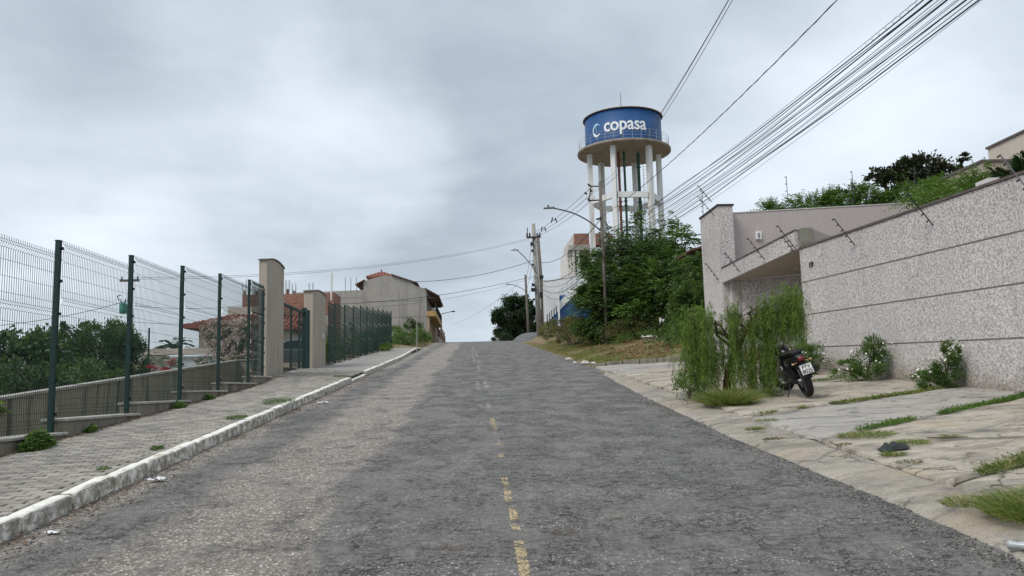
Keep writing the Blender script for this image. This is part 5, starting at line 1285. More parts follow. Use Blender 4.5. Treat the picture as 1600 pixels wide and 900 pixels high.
# left side behind the fence
TL = [(-11.59, 21.0, 2.44, .95, .95, .76), (-11.48, 22.0, 2.63, .6, .6, .62), (-11.93, 21.0, 2.93, .4, .4, .34), (-11.87, 22.0, 3.15, .35, .35, .30), (-11.33, 22.0, 3.0, .25, .25, .3), (-12.5, 21.5, 2.9, .5, .5, .5), (-13.2, 21.5, 2.9, .5, .5, .5)]
tree('broadleaf_tree', (-11.6, 21.5, G(-11.6, 21.5)), 'open dark broad-leaved tree at the far left behind the mesh fence', 'tree', TL, 5200, .15, 'leaf_dark', r0=.09, nclump=90, sig=.16, wid=.75)
tree('low_shrub', (-10.0, 18, G(-10, 18)), 'low dark shrub mass directly behind the retaining wall at far left', 'shrub', [(-10.18, 18.0, 1.9, .75, .7, .50), (-9.3, 18.0, 1.7, .6, .6, .40), (-11.2, 18.6, 1.9, .7, .7, .6), (-9.9, 16, 1.5, .7, .6, .35)], 6500, .085, 'leaf_dark', r0=.04, nclump=90, sig=.16, wid=.6)
TM = [(-11.07, 24.0, 2.7, 1.0, 1.0, .92), (-11.85, 24.0, 3.0, .5, .5, .61), (-10.85, 25.0, 3.03, .5, .5, .72), (-11.75, 25.0, 3.5, .36, .36, .32), (-11.27, 25.0, 3.62, .28, .28, .28), (-10.79, 25.0, 3.55, .22, .22, .27), (-12.05, 24.0, 3.5, .22, .22, .25), (-10.4, 24.6, 2.6, .55, .6, .8)]
tree('hedge_tree', (-11.2, 24.5, G(-11.2, 24.5)), 'full dark green tree with pointed tops between the second and third fence posts', 'tree', TM, 20000, .085, 'leaf_dark', r0=.09, nclump=170, sig=.13, wid=.45, up=1.2)
crown(bpy.data.objects['hedge_tree'], TM, 7000, .085, 'leaf_mid', nclump=90, sig=.12, wid=.45, up=1.4, shell=.85)
o = tree('lime_shrub', (-9.4, 20, G(-9.4, 20)), 'yellow green leafy shrub below the dark tree behind the fence', 'shrub', [(-9.66, 20.0, 2.05, .75, .7, .45), (-8.75, 20.3, 1.95, .5, .5, .30)], 4200, .085, 'leaf_mid', r0=.03, nclump=60, sig=.16, wid=.5)
tree('low_hedge', (-9.2, 23.5, G(-9.2, 23.5)), 'low dark hedge above the retaining wall beside the red blossoms', 'hedge', [(-9.67, 24.0, 2.05, .45, .42, .27), (-8.83, 23.0, 1.98, .6, .5, .18)], 3600, .06, 'leaf_dark', r0=.02, nclump=50, sig=.16)
BG = [(-9.4, 24.0, 2.28, .25, .25, .19), (-9.19, 24.5, 2.52, .35, .3, .18), (-8.7, 24.0, 2.3, .23, .23, .17)]
o = tree('red_flower_shrub', (-9.1, 24.2, G(-9.1, 24.2)), 'low shrub covered in crimson blossoms behind the retaining wall', 'shrub', BG, 900, .05, 'leaf_dark', r0=.015, nclump=20, sig=.2)
crown(o, BG, 1300, .035, 'petal_red', nclump=16, sig=.12, wid=.8, shell=.9, name='blossom')
PK = [(-8.36, 28.0, 3.44, .85, .7, .63), (-8.85, 28.0, 3.75, .49, .45, .38), (-7.72, 27.5, 3.61, .44, .44, .5), (-8.19, 28.0, 3.88, .49, .45, .29), (-8.51, 27.0, 2.64, .65, .5, .30), (-7.64, 26.8, 2.71, .59, .4, .25), (-8.92, 27.0, 2.5, .3, .3, .17), (-8.0, 27.5, 3.0, .6, .5, .5)]
o = tree('flowering_shrub', (-8.2, 27.8, G(-8.2, 27.8)), 'large shrub smothered in pale pink and white blossom left of the taller gate pillar', 'shrub', PK, 5200, .06, 'leaf_dark', r0=.05, nclump=110, sig=.14)
crown(o, PK, 11000, .05, 'petal_pale_pink', nclump=330, sig=.06, wid=.9, shell=.95, name='blossom')
tree('dark_shrub', (-7.6, 29, G(-7.6, 29)), 'narrow dark green shrub hard against the taller gate pillar', 'shrub', [(-7.6, 29.0, 3.03, .38, .35, .65)], 1500, .08, 'leaf_dark', r0=.03, nclump=24, sig=.2)
F2 = [((-6.87, 42.0, 4.26, .67, .9, 1.0), 'leaf_dark', 'tall dark shrub behind the first panels of the far mesh fence'), ((-6.5, 46.0, 4.05, .6, 1.2, .75), 'leaf_mid', 'mid green shrub behind the middle of the far mesh fence'),
      ((-6.6, 51.0, 4.54, .7, 1.3, .8), 'leaf_dark', 'dark shrub behind the far mesh fence beside the grey house'), ((-6.5, 55.6, 4.70, .7, 1, .75), 'leaf_mid', 'green shrub at the very end of the far mesh fence'), ((-6.6, 37.0, 3.3, .4, .7, .75), 'leaf_mid', 'green shrub just behind the shorter gate pillar')]
for b, mt, lb in F2: tree('fence_shrub', (b[0], b[1], G(b[0], b[1])), lb, 'shrub', [b], 2600, .10, mt, r0=.03, nclump=40, sig=.18)
def palm(name, loc, z1, nf, L, mat, label, wl=.28, up=.75, r0=.12, droop=.55, stem=True):
    o = thing(name, loc, label, 'palm')
    if stem: MB().tube([loc, (loc[0], loc[1], z1)], [r0, r0 * .8], 8).build('trunk', 'bark_grey', o)
    for k in range(nf):
        a = 2 * math.pi * k / nf + rng.random() * .5; el = up * (.35 + .9 * rng.random()); LL = L * (.8 + .3 * rng.random())
        n = 26; ax = []; 
        for i in range(n): t = i / (n - 1); ax.append((loc[0] + math.cos(a) * LL * t * math.cos(el), loc[1] + math.sin(a) * LL * t * math.cos(el), z1 + LL * (math.sin(el) * t - droop * t * t)))
        ax = np.array(ax); T = unit(np.gradient(ax, axis=0)); S = unit(np.cross(T, [0, 0, 1.])); VV = []; FF = []; oo = 0
        for sg in (1, -1):
            tt = np.linspace(0, 1, n)[:, None]; a_, b_ = leaves(ax, S * sg + T * .75 - [0, 0, .12], (wl * (np.sin(np.pi * np.clip(tt * .9 + .08, 0, 1)) ** .6 + .1))[:, 0], wl * .11, rng, up=np.array([0, 0, 1.])); VV.append(a_); FF.append(b_ + oo); oo += len(a_)
        mb = MB(); mb.tube([tuple(p) for p in ax[::5]], .008 * L, 4); sv = np.array(mb.v); sf = [(f[0], f[1], f[2]) for f in mb.f] + [(f[0], f[2], f[3]) for f in mb.f if len(f) == 4]
        VV.append(sv); FF.append(np.array(sf) + oo); nplink('frond', np.concatenate(VV), np.concatenate(FF), mat, o)
    return o
palm('small_palm', (-14.0, 38, 1.2), 3.75, 15, 1.25, 'palm_leaf', 'small feather palm showing above the grey boundary wall', .34, .9)
palm('yellow_cycad', (-7.75, 12.7, G(-7.8, 12.7)), 1.42, 13, .62, 'cycad_leaf', 'small yellow green palm frond plant leaning over the retaining wall at the left edge', .22, .8, stem=True, r0=.06)
palm('dark_palm', (10.3, 14.0, 2.0), 4.75, 24, .95, 'palm_leaf', 'dark spiky palm crown showing above the textured wall at the right edge', .40, 1.5, droop=.12)
# garden behind the gatehouse wall
GD = [((10.98, 28.0, 7.6, .45, .4, .22), 'sparse'), ((12.06, 28.0, 7.75, .6, .4, .30), ''), ((13.13, 28.0, 7.85, .7, .5, .38), ''), ((14.34, 28.0, 7.95, .8, .5, .40), ''), ((15.6, 28.0, 8.0, .8, .5, .40), ''), ((16.9, 27.5, 7.95, .8, .5, .45), ''), ((17.9, 27.3, 8.0, .8, .5, .5), '')]
o = thing('vine_hedge', (14, 27.5, 4), 'light green feathery vine hedge spilling along the top of the plain upper wall', 'hedge')
m = MB(); limbs(m, (14, 28, 4), [(b[0], b[1], b[2]) for b, _ in GD], .04, rng); m.build('stem', 'bark', o)
crown(o, [b for b, _ in GD], 2300, .10, 'leaf_light', kind='sprig', nl=5, length=.42, droop=.25, nclump=130, sig=.2, wid=.42)
crown(o, [b for b, _ in GD], 1600, .10, 'leaf_mid', kind='sprig', nl=5, length=.36, droop=.3, nclump=130, sig=.2, wid=.42, shell=.3)
PU = [(17.76, 30.0, 9.58, .91, .8, .55), (16.69, 30.0, 9.29, .72, .6, .40), (18.79, 30.0, 9.5, .43, .4, .30), (15.89, 30.0, 9.5, .30, .3, .2), (19.2, 30.0, 9.85, .25, .19, .16), (19.55, 30.0, 10.1, .16, .15, .12), (17.4, 30.0, 9.95, .48, .4, .22)]
tree('purple_leaved_tree', (17.4, 30, 5.0), 'open tree with dark purplish brown leaves rising above the vine hedge', 'tree', PU, 8000, .14, 'leaf_purple', r0=.10, nclump=95, sig=.14, wid=.62, shell=.5)
crown(bpy.data.objects['purple_leaved_tree'], PU, 1200, .13, 'leaf_dark', nclump=50, sig=.15, wid=.5, shell=.6)
tree('purple_shrub', (14.2, 29, 5.0), 'smaller dark purplish clump of leaves left of the open purple tree', 'shrub', [(14.49, 29.0, 8.6, .26, .25, .30), (13.85, 29.0, 8.44, .28, .25, .17), (13.5, 29, 8.3, .2, .2, .12)], 800, .13, 'leaf_purple', r0=.04, nclump=20, sig=.2, wid=.6)
YB = [(12.2, 19.3, 6.0, .9, .5, .35), (11.6, 18.3, 5.75, .9, .5, .30), (10.9, 17, 5.5, .7, .5, .28), (13.0, 21, 6.5, .9, .5, .4), (10.3, 15.8, 5.2, .6, .5, .25), (12.1, 18.0, 6.25, .35, .3, .2)]
o = tree('yellowish_shrub', (11.5, 18.5, 3.0), 'yellowish green shrub spilling over the textured wall below the beige house', 'shrub', YB, 900, .09, 'leaf_light', r0=.05, kind='sprig', nl=4, length=.34, nclump=80, sig=.2, wid=.42)
crown(o, YB, 700, .09, 'leaf_mid', kind='sprig', nl=4, length=.34, nclump=70, sig=.2, shell=.3, wid=.42)

# ---------------------------------------------------------------- weeping shrub beside the motorcycle
wp = thing('weeping_shrub', (4.54, 14.5, drive(4.54, 14.5)), 'weeping feathery green shrub with a crooked dark trunk beside the motorcycle', 'shrub')
m = MB(); zb = drive(4.54, 14.5) - .05
m.tube([(4.54, 14.5, zb), (4.62, 14.5, 1.75), (4.74, 14.5, 2.05), (4.90, 14.45, 2.33), (5.0, 14.45, 2.5)], [.085, .06, .052, .045, .04], 8)
m.build('trunk', 'red_stem', wp, smooth=True)
heads = []
m = MB()
for tp in ((3.95, 14.5, 2.75), (4.25, 14.4, 2.72), (4.62, 14.3, 2.78), (4.8, 14.6, 2.8), (5.15, 14.2, 2.85), (5.3, 14.6, 2.7), (5.42, 14.3, 2.9), (5.66, 14.0, 2.88), (5.75, 14.2, 2.7), (5.55, 14.5, 2.95), (4.1, 14.9, 2.6)):
    b_ = Vector((4.95, 14.45, 2.42)) if tp[0] > 4.7 else Vector((4.78, 14.48, 2.12)); t_ = Vector(tp); pts = []
    for k in range(9):
        t = k / 8; w_ = Vector(rng.normal(size=3)) * .035 * (1 if 0 < k < 8 else 0); pts.append(b_.lerp(t_, t) + w_ + Vector((0, 0, .12 * math.sin(math.pi * t))))
    m.tube(pts, [.028 * (1 - .75 * k / 8) + .004 for k in range(9)], 5)
    for _ in range(5):
        s_ = pts[rng.integers(2, 8)]; e = s_ + Vector((rng.normal() * .22, rng.normal() * .2, abs(rng.normal()) * .12)); m.tube([s_, s_.lerp(e, .5) + Vector((0, 0, .03)), e], [.009, .006, .003], 4)
m.build('branch', 'bark', wp, smooth=True)
VV = []; FF = []; oo = 0
CU = [(5.35, 14.2, .22, .18, 2.92, .3, .6, 40), (5.6, 14.05, .18, .15, 3.05, .35, .65, 50), (4.47, 14.5, .12, .15, 2.55, .5, 1.2, 26), (4.45, 14.75, .2, .15, 2.2, .5, .8, 26), (5.0, 14.6, .2, .12, 2.85, .2, .45, 22), (4.06, 14.6, .19, .22, 2.78, .9, 1.45, 140), (4.22, 14.4, .10, .2, 2.78, 1.2, 1.4, 90), (4.70, 14.35, .12, .16, 2.78, 1.05, 1.65, 80), (5.08, 14.35, .15, .2, 2.55, 1.0, 1.5, 95), (5.28, 14.25, .11, .2, 2.78, 1.2, 1.65, 100), (5.68, 14.0, .14, .18, 3.0, .45, .75, 150), (5.5, 14.3, .2, .2, 2.9, .4, .8, 60), (4.0, 14.9, .2, .2, 2.6, .9, 1.3, 30), (4.92, 14.5, .12, .15, 2.4, .7, 1.1, 30)]
for (cx0, cy0, sx0, sy0, zt, l0, l1, ns) in CU:
    for _ in range(int(ns * .72)):
        x, y = cx0 + rng.normal() * sx0 * .62, cy0 + rng.normal() * sy0 * .6; z0 = zt + rng.normal() * .12; L = l0 + (l1 - l0) * rng.random(); L = min(L, z0 - (drive(x, y) + .04)); n = int(58 * L) + 14
        t = np.linspace(0, 1, n); sw = rng.normal(size=2) * .08; px = x + sw[0] * t ** 1.5; py = y + sw[1] * t ** 1.5; pz = z0 + .10 * np.sin(np.pi * np.minimum(t * 3, 1)) - L * t
        P = np.stack([px, py, pz], -1); D = rng.normal(size=(n, 3)) * [.55, .55, .2] - [0, 0, 1.0]
        a, b = leaves(P, D, .06 + .05 * rng.random(n), .0085, rng, fold=.15); VV.append(a); FF.append(b + oo); oo += len(a)
nplink('foliage', np.concatenate(VV), np.concatenate(FF), 'leaf_weeping', wp)
def tuft(name, loc, n, r, L, W, mat, label, droop=.8, hf=drive, cat_='grass tuft', lean=.8, sy=1.0, parent=None):
    a = rng.random(n) * 2 * math.pi; q = np.sqrt(rng.random(n)) * r; X = loc[0] + np.cos(a) * q; Y = loc[1] + np.sin(a) * q * sy
    P = np.stack([X, Y, [hf(x, y) for x, y in zip(X, Y)]], -1); D = np.stack([np.cos(a) * lean * q / r, np.sin(a) * lean * q / r, np.ones(n)], -1) + rng.normal(size=(n, 3)) * .25
    v, f = blades(P, D, L * (.45 + .75 * rng.random(n)) * (1 - .35 * q / r), W, rng, droop, 4); o = nplink(name, v, f, mat, parent)
    if label: tag(o, label, cat_, kind=None)
    return o
tuft('grass_tuft', (4.32, 13.6), 2600, .40, .52, .011, 'grass_blade', 'arching yellow green grass tuft at the foot of the weeping shrub', .75, lean=.7)
crown(tree('small_weed_bush', (3.98, 14.9, drive(4, 14.9)), 'low leafy weeds left of the grass tuft at the driveway edge', 'weeds', [(4.0, 14.9, 1.52, .3, .4, .22), (4.2, 15.6, 1.6, .3, .5, .2)], 1500, .05, 'leaf_mid', r0=.01, nclump=30, sig=.2), [(4.0, 14.9, 1.6, .3, .4, .22)], 60, .03, 'petal_white', nclump=30, sig=.05, wid=.9, shell=1, name='blossom')
# daisy-like bushes against the wall
def daisy(loc, blobs, label, n=4400):
    o = tree('daisy_bush', loc, label, 'flower bush', blobs, n, .055, 'leaf_mid', r0=.012, group='white flowered bushes along the wall', nclump=60, sig=.16, wid=.35, up=1.4)
    P, D = cloud(rng, blobs, 46, 40, .03, 1.0); P[:, 2] = np.maximum(P[:, 2], blobs[0][2] - .1); VV = []; FF = []; oo = 0; m = MB()
    for p in P:
        if rng.random() < .3:
            e = p + np.array([rng.normal() * .05, rng.normal() * .05, .08 + .12 * rng.random()]); m.tube([tuple(p), tuple(e)], .003, 3); p = e
        k = 8; a = np.arange(k) * 2 * math.pi / k; nn = unit(np.array([-.5, -.7, .8]) + rng.normal(size=3) * .3); u = unit(np.cross(nn, [0, 0, 1.])); w_ = np.cross(nn, u)
        D2 = np.cos(a)[:, None] * u + np.sin(a)[:, None] * w_; v, f = leaves(np.repeat(p[None], k, 0), D2, .022, .014, rng, 0, up=nn * 3); VV.append(v); FF.append(f + oo); oo += len(v)
    nplink('blossom', np.concatenate(VV), np.concatenate(FF), 'petal_white', o)
    if m.n: m.build('flower_stalk', 'leaf_mid', o)
z_ = lambda y: drive(8.0, y)
daisy((7.7, 18.2, z_(18.2)), [(7.6, 18.0, z_(18) + .32, .36, .55, .30), (7.85, 18.8, z_(18.8) + .40, .22, .4, .30), (7.3, 17.2, z_(17.2) + .22, .2, .3, .2)], 'white flowered bush just behind the motorcycle, leftmost of the three along the wall')
daisy((7.75, 15.6, z_(15.6)), [(7.7, 15.5, z_(15.5) + .30, .34, .40, .34), (7.85, 15.35, z_(15.3) + .58, .20, .22, .24), (7.35, 15.6, z_(15.6) + .16, .25, .3, .18)], 'tall white flowered bush in the middle of the three along the wall', 5600)
daisy((7.95, 13.35, z_(13.3)), [(7.95, 13.2, z_(13.2) + .30, .2, .26, .32), (7.98, 13.1, z_(13.1) + .58, .11, .14, .2), (7.7, 13.4, z_(13.4) + .12, .25, .25, .14)], 'white flowered bush nearest the camera, rightmost of the three along the wall', 4000)
# weeds growing out of the slab joints
def joint_weeds(j, u0, u1, n, wd, label, grass=.35, h=.06, bias=1.0):
    (ax, ay), (bx_, by) = joints[j]; u = u0 + (u1 - u0) * rng.random(n) ** bias; dens = np.array([mnoise.noise((k * 9, j * 3.1, 0)) for k in u]); kp = dens > -.45; u = u[kp]; n = len(u)
    X = ax + (bx_ - ax) * u + rng.normal(size=n) * .03; Y = ay + (by - ay) * u + rng.normal(size=n) * wd * (.5 + .9 * (dens[kp] + .3)); Y = np.where(X > wallx(14) - .04, Y, Y); X = np.minimum(X, 8.1)
    Z = np.array([drive(x, y) - .01 for x, y in zip(X, Y)]); P = np.stack([X, Y, Z], -1)
    g_ = rng.random(n) < grass; D = rng.normal(size=(n, 3)) * [.8, .8, .2] + [0, 0, .8]
    a, b = blades(P[g_], D[g_] + [0, 0, .5], h * (.7 + rng.random(g_.sum())), .005, rng, .7, 2); b = np.concatenate([b[:, [0, 1, 2]], b[:, [0, 2, 3]]])
    P2 = P[~g_] + np.abs(rng.normal(size=((~g_).sum(), 3))) * [0, 0, h * .35]; c, d = leaves(P2, D[~g_], .018 + .022 * rng.random(len(P2)), .014, rng)
    V, F = cat((a, b), (c, d)); return tag(nplink('joint_weeds', V, F, 'leaf_light' if j % 2 else 'grass_blade'), label, 'weeds', kind='stuff')
joint_weeds(4, .02, 1.0, 6500, .045, 'strip of weeds in the slab joint in front of the motorcycle', .3, .05, .7)
joint_weeds(3, .15, 1.0, 6500, .05, 'strip of grass in the second slab joint reaching the wall base', .5, .06, .8)
joint_weeds(2, .1, 1.0, 7000, .10, 'wide grassy strip in the slab joint nearest the camera', .6, .075, .9)
joint_weeds(5, .1, .9, 1500, .03, 'sparse weeds in the slab joint behind the motorcycle', .3, .04)
def patch(x, y, r, n, h, label, sy=.7, mat='grass_blade'): return tuft('grass_patch', (x, y), n, r, h, .006, mat, label, .8, sy=sy, cat_='grass')
patch(4.62, 9.45, .34, 900, .10, 'rounded grass patch in the broken corner of the middle slab')
patch(4.75, 8.72, .22, 450, .10, 'short grass patch just beyond the black cloth')
patch(4.27, 8.18, .12, 220, .11, 'small bright tuft at the near end of the black cloth')
patch(5.30, 8.85, .12, 130, .10, 'thin lone tuft on the cracked slab right of the black cloth')
patch(4.22, 7.78, .14, 160, .05, 'flat tuft at the edge of the gutter strip', mat='leaf_mixed_weed')
patch(4.12, 9.0, .10, 120, .05, 'tiny tuft on the joint between gutter strip and slabs', mat='leaf_mixed_weed')
patch(4.10, 11.3, .16, 220, .08, 'small tuft where the gutter strip meets the front joint')
patch(3.70, 10.6, .14, 260, .10, 'grass tuft on the road edge below the gutter strip')
patch(3.62, 9.75, .12, 160, .07, 'second smaller tuft on the asphalt edge', mat='leaf_mixed_weed')
tuft('grass_clump', (4.20, 5.72), 3000, .52, .32, .008, 'grass_blade', 'lush long green grass clump at the lower right corner', .8, sy=.75, lean=.6, cat_='grass')
tuft('grass_clump', (3.78, 6.15), 380, .20, .15, .006, 'grass_blade', 'low spread of grass at the left foot of the lush corner clump', .8, sy=.8, cat_='grass')
kd = lambda x, y: hp(x, y) - .01
for (x, y, r, n, h, lb) in ((-3.83, 9.95, .07, 260, .07, 'dark weed between pavers and kerb, the nearest one'), (-3.85, 13.2, .16, 500, .07, 'yellowish weed patch on the kerb edge further up'), (-3.80, 15.8, .30, 1100, .14, 'largest spreading weed overhanging the kerb'), (-3.85, 8.6, .05, 110, .04, 'tiny weed in the pavers near the kerb'), (-3.9, 23.6, .25, 500, .06, 'scattered dark weeds where the kerb is broken')):
    a = rng.random(n) * 6.28; q = np.sqrt(rng.random(n)) * r; P = np.stack([x + np.cos(a) * q, y + np.sin(a) * q * 1.6, np.zeros(n)], -1); P[:, 2] = [hp(u, v) + h * .5 * rng.random() for u, v in P[:, :2]]
    a_, b_ = leaves(P, rng.normal(size=(n, 3)) * [1, 1, .4] + [0, 0, .4], .02 + .02 * rng.random(n), .009, rng); tag(nplink('kerb_weed', a_, b_, 'leaf_mid'), lb, 'weed')
for (x, y, r, n, h, lb) in ((-5.45, 10.35, .20, 700, .22, 'leafy weed growing against the stepped base at far left'), (-5.50, 9.3, .10, 200, .08, 'small weed at the base of the leftmost step'), (-5.52, 15.3, .12, 260, .10, 'weed at the foot of the third step'), (-5.52, 11.9, .07, 120, .08, 'little weed in the corner between two steps'), (-5.52, 17.0, .10, 160, .08, 'small weed below the fourth step')):
    a = rng.random(n) * 6.28; q = np.sqrt(rng.random(n)) * r; P = np.stack([x + np.cos(a) * q * .6, y + np.sin(a) * q * 1.5, np.zeros(n)], -1); P[:, 2] = [hp(u, v) + h * (1 - (w_ / r) ** 2) * rng.random() for (u, v, _), w_ in zip(P, q)]
    a_, b_ = leaves(P, rng.normal(size=(n, 3)) * [1, 1, .4] + [.3, 0, .5], .05 + .05 * rng.random(n), .045, rng); tag(nplink('wall_weed', a_, b_, 'leaf_mid'), lb, 'weed')
n = 2600; Y = 6 + 17 * rng.random(n); X = -5.60 + np.abs(rng.normal(size=n)) * .06; P = np.stack([X, Y, [hp(a, b) + .006 for a, b in zip(X, Y)]], -1)
a_, b_ = leaves(P, rng.normal(size=(n, 3)) * [1, 1, .2], .02 + .03 * rng.random(n), .010, rng); tag(nplink('leaf_litter', a_, b_, 'dry_leaf'), 'brown litter along the foot of the stepped base', 'leaf litter', kind='stuff')
# ---------------------------------------------------------------- motorcycle
MX, MY = 5.70, 13.55; MZ = drive(5.70, 13.55) + .004
moto = thing('motorcycle', (MX, MY, MZ), 'black motorcycle parked on its side stand, seen from behind with a white number plate', 'motorcycle')
LEAN = R(-18)
MT = Matrix.Translation((MX, MY, MZ)) @ Matrix.Rotation(SL, 4, 'X') @ Matrix.Rotation(R(-6), 4, 'Z') @ Matrix.Rotation(LEAN, 4, 'Y')
def mo(m, name, mat, parent=None, M=None, smooth=False):
    T = MT @ (M or Matrix.Identity(4)); m.v = [tuple(T @ Vector(p)) for p in m.v]; return m.build(name, mat, parent or moto, smooth, fix=True)
def wheel(M, wr, tw_, name):
    m = MB(); ri = wr - .30 * 0 - .075; prof = []
    for k in range(15):
        a = 2 * math.pi * k / 14; prof.append((wr - .055 + .055 * math.cos(a), tw_ * .5 * math.sin(a)))
    m.lathe(prof, 40, (0, 0, wr), axis='X'); w_ = mo(m, name, 'moto_rubber', None, M, True)
    m = MB(); m.lathe([(ri, -.035), (ri - .02, -.02), (ri - .02, .02), (ri, .035), (ri + .012, 0), (ri, -.035)], 36, (0, 0, wr), axis='X'); mo(m, 'rim', 'moto_dull', w_, M, True)
    m = MB()
    for k in range(6):
        a = 2 * math.pi * k / 6 + .3; c, s_ = math.cos(a), math.sin(a)
        m.tube([(-.015, c * .03, wr + s_ * .03), (-.02, c * ri * .98, wr + s_ * ri * .98)], [.016, .011], 5); m.tube([(.015, c * .03, wr + s_ * .03), (.02, math.cos(a + .2) * ri * .98, wr + math.sin(a + .2) * ri * .98)], [.016, .011], 5)
    m.tube([(-.09, 0, wr), (.09, 0, wr)], .035, 10); mo(m, 'spoke', 'grey_metal', w_, M); 
    m = MB(); m.tube([(-.055, 0, wr), (-.060, 0, wr)], .12, 20); mo(m, 'brake_disc', 'chrome', w_, M); return w_
wheel(None, .305, .12, 'rear_wheel')
FS = Matrix.Translation((0, 1.30, 0)) @ Matrix.Rotation(R(24), 4, 'Z') @ Matrix.Translation((0, 0, 0))
wheel(FS, .30, .095, 'front_wheel')
m = MB()
for s_ in (-.085, .085): m.tube([(s_, .0, .30), (s_, -.16, .62), (s_, -.22, .78)], .022, 8)
mo(m, 'front_fork', 'chrome', None, FS, True)
m = MB(); prof = []
for k in range(11):
    a = R(20 + 130 * k / 10); prof.append((math.cos(a) * .345, .30 + math.sin(a) * .345))
for (y, z), (y2, z2) in zip(prof, prof[1:]): m.add([(-.06, y, z), (.06, y, z), (.06, y2, z2), (-.06, y2, z2), (-.05, y, z - .015), (.05, y, z - .015), (.05, y2, z2 - .015), (-.05, y2, z2 - .015)], [(0, 1, 2, 3), (7, 6, 5, 4), (0, 3, 7, 4), (1, 5, 6, 2)])
mo(m, 'front_mudguard', 'moto_black', None, FS)
m = MB(); m.lathe([(0, .10), (.07, .09), (.10, .03), (.10, -.02), (0, -.03)], 20, (0, 0, 0), axis='Y'); mo(m, 'headlight', 'moto_black', None, FS @ Matrix.Translation((0, -.10, .86)))
m = MB(); m.tube([(-.36, -.40, .99), (-.26, -.30, 1.02), (-.1, -.20, .95), (.1, -.20, .95), (.26, -.30, 1.02), (.36, -.40, .99)], .013, 7); hb = mo(m, 'handlebar', 'dark_metal', None, FS, True)
for s_ in (-1, 1):
    m = MB(); m.tube([(s_ * .27, -.31, 1.02), (s_ * .37, -.41, .99)], .019, 8); mo(m, 'grip', 'moto_rubber', hb, FS)
    m = MB(); m.tube([(s_ * .24, -.27, 1.03), (s_ * .30, -.20, 1.12), (s_ * .36, -.20, 1.17)], .007, 5); m.lathe([(0, -.008), (.055, -.006), (.062, .006), (0, .016)], 14, (s_ * .37, -.20, 1.20), axis='Y'); mo(m, 'mirror', 'moto_black', None, FS)
    m = MB(); m.tube([(s_ * .10, -.03, .82), (s_ * .20, -.05, .82)], .010, 5); m.lathe([(0, -.04), (.026, -.03), (.030, .02), (0, .035)], 10, (s_ * .21, -.05, .82), axis='Y'); mo(m, 'indicator', 'signal_lens', None, FS, True)
m = MB(); m.tube([(0, .08, .52), (0, .30, .40), (0, .62, .34), (0, .95, .50), (0, 1.05, .85)], .03, 7); m.tube([(0, .25, .62), (0, .6, .72), (0, 1.05, .88)], .028, 7)
for s_ in (-.10, .10): m.tube([(s_ * .9, 0, .305), (s_, .42, .40)], .022, 6); m.tube([(s_, .05, .36), (s_ * .9, .18, .66)], .030, 8)
mo(m, 'frame', 'dark_metal', None, None, True)
m = MB()
for k in range(9): m.lathe([(0, 0), (.038, 0), (.038, .014), (0, .014)], 10, (0, 0, .39 + k * .027))
v = list(m.v); f = list(m.f); m2 = MB()
for s_ in (-.115, .10): m2.add([(x + s_, y + .10 - .0, z) for x, y, z in v], f)
mo(m2, 'rear_shock', 'dark_metal')
m = MB(); m.box(-.13, .13, .46, .80, .26, .46); m.box(-.15, .15, .55, .72, .30, .42); m.tube([(0, .66, .44), (0, .78, .68)], .085, 12)
for k in range(6): m.lathe([(.07, 0), (.11, 0), (.11, .008), (.07, .008)], 14, (0, .68 + .014 * k, .48 + .03 * k))
mo(m, 'engine', 'moto_dull')
m = MB()   # tank
sec = [(.50, .05, .70, .80), (.58, .11, .70, .86), (.75, .145, .68, .92), (.92, .13, .68, .93), (1.02, .08, .72, .88), (1.05, .03, .76, .84)]; ns = 12; vs = []
for (y, hw_, z0, z1) in sec:
    for k in range(ns): a = 2 * math.pi * k / ns; vs.append((math.cos(a) * hw_, y, (z0 + z1) / 2 + math.sin(a) * (z1 - z0) / 2))
fs = [(i * ns + k, i * ns + (k + 1) % ns, (i + 1) * ns + (k + 1) % ns, (i + 1) * ns + k) for i in range(len(sec) - 1) for k in range(ns)] + [tuple(range(ns)), tuple((len(sec) - 1) * ns + k for k in range(ns))]
m.add(vs, fs); mo(m, 'fuel_tank', 'moto_black', None, None, True)
def loft(sec, ns=12):
    m = MB(); vs = []
    for (y, hw_, z0, z1) in sec:
        for k in range(ns):
            a = 2 * math.pi * k / ns; c, s_ = math.cos(a), math.sin(a); c = math.copysign(abs(c) ** .7, c); s_ = math.copysign(abs(s_) ** .7, s_); vs.append((c * hw_, y, (z0 + z1) / 2 + s_ * (z1 - z0) / 2))
    fs = [(i * ns + k, i * ns + (k + 1) % ns, (i + 1) * ns + (k + 1) % ns, (i + 1) * ns + k) for i in range(len(sec) - 1) for k in range(ns)] + [tuple(range(ns)), tuple((len(sec) - 1) * ns + k for k in range(ns))]
    return m.add(vs, fs)
mo(loft([(-.20, .09, .765, .82), (-.12, .12, .755, .84), (.10, .13, .75, .835), (.25, .12, .72, .80), (.45, .10, .71, .79), (.55, .07, .72, .80)]), 'seat', 'moto_rubber', None, None, True)
mo(loft([(-.34, .06, .70, .76), (-.26, .09, .66, .78), (-.10, .12, .62, .77), (.15, .135, .56, .74), (.40, .12, .50, .70), (.52, .08, .52, .66)]), 'tail_panel', 'moto_black', None, None, True)
mo(loft([(-.375, .03, .685, .725), (-.365, .055, .67, .74), (-.33, .065, .66, .75), (-.28, .06, .66, .75)]), 'tail_light', 'tail_red', None, None, True)
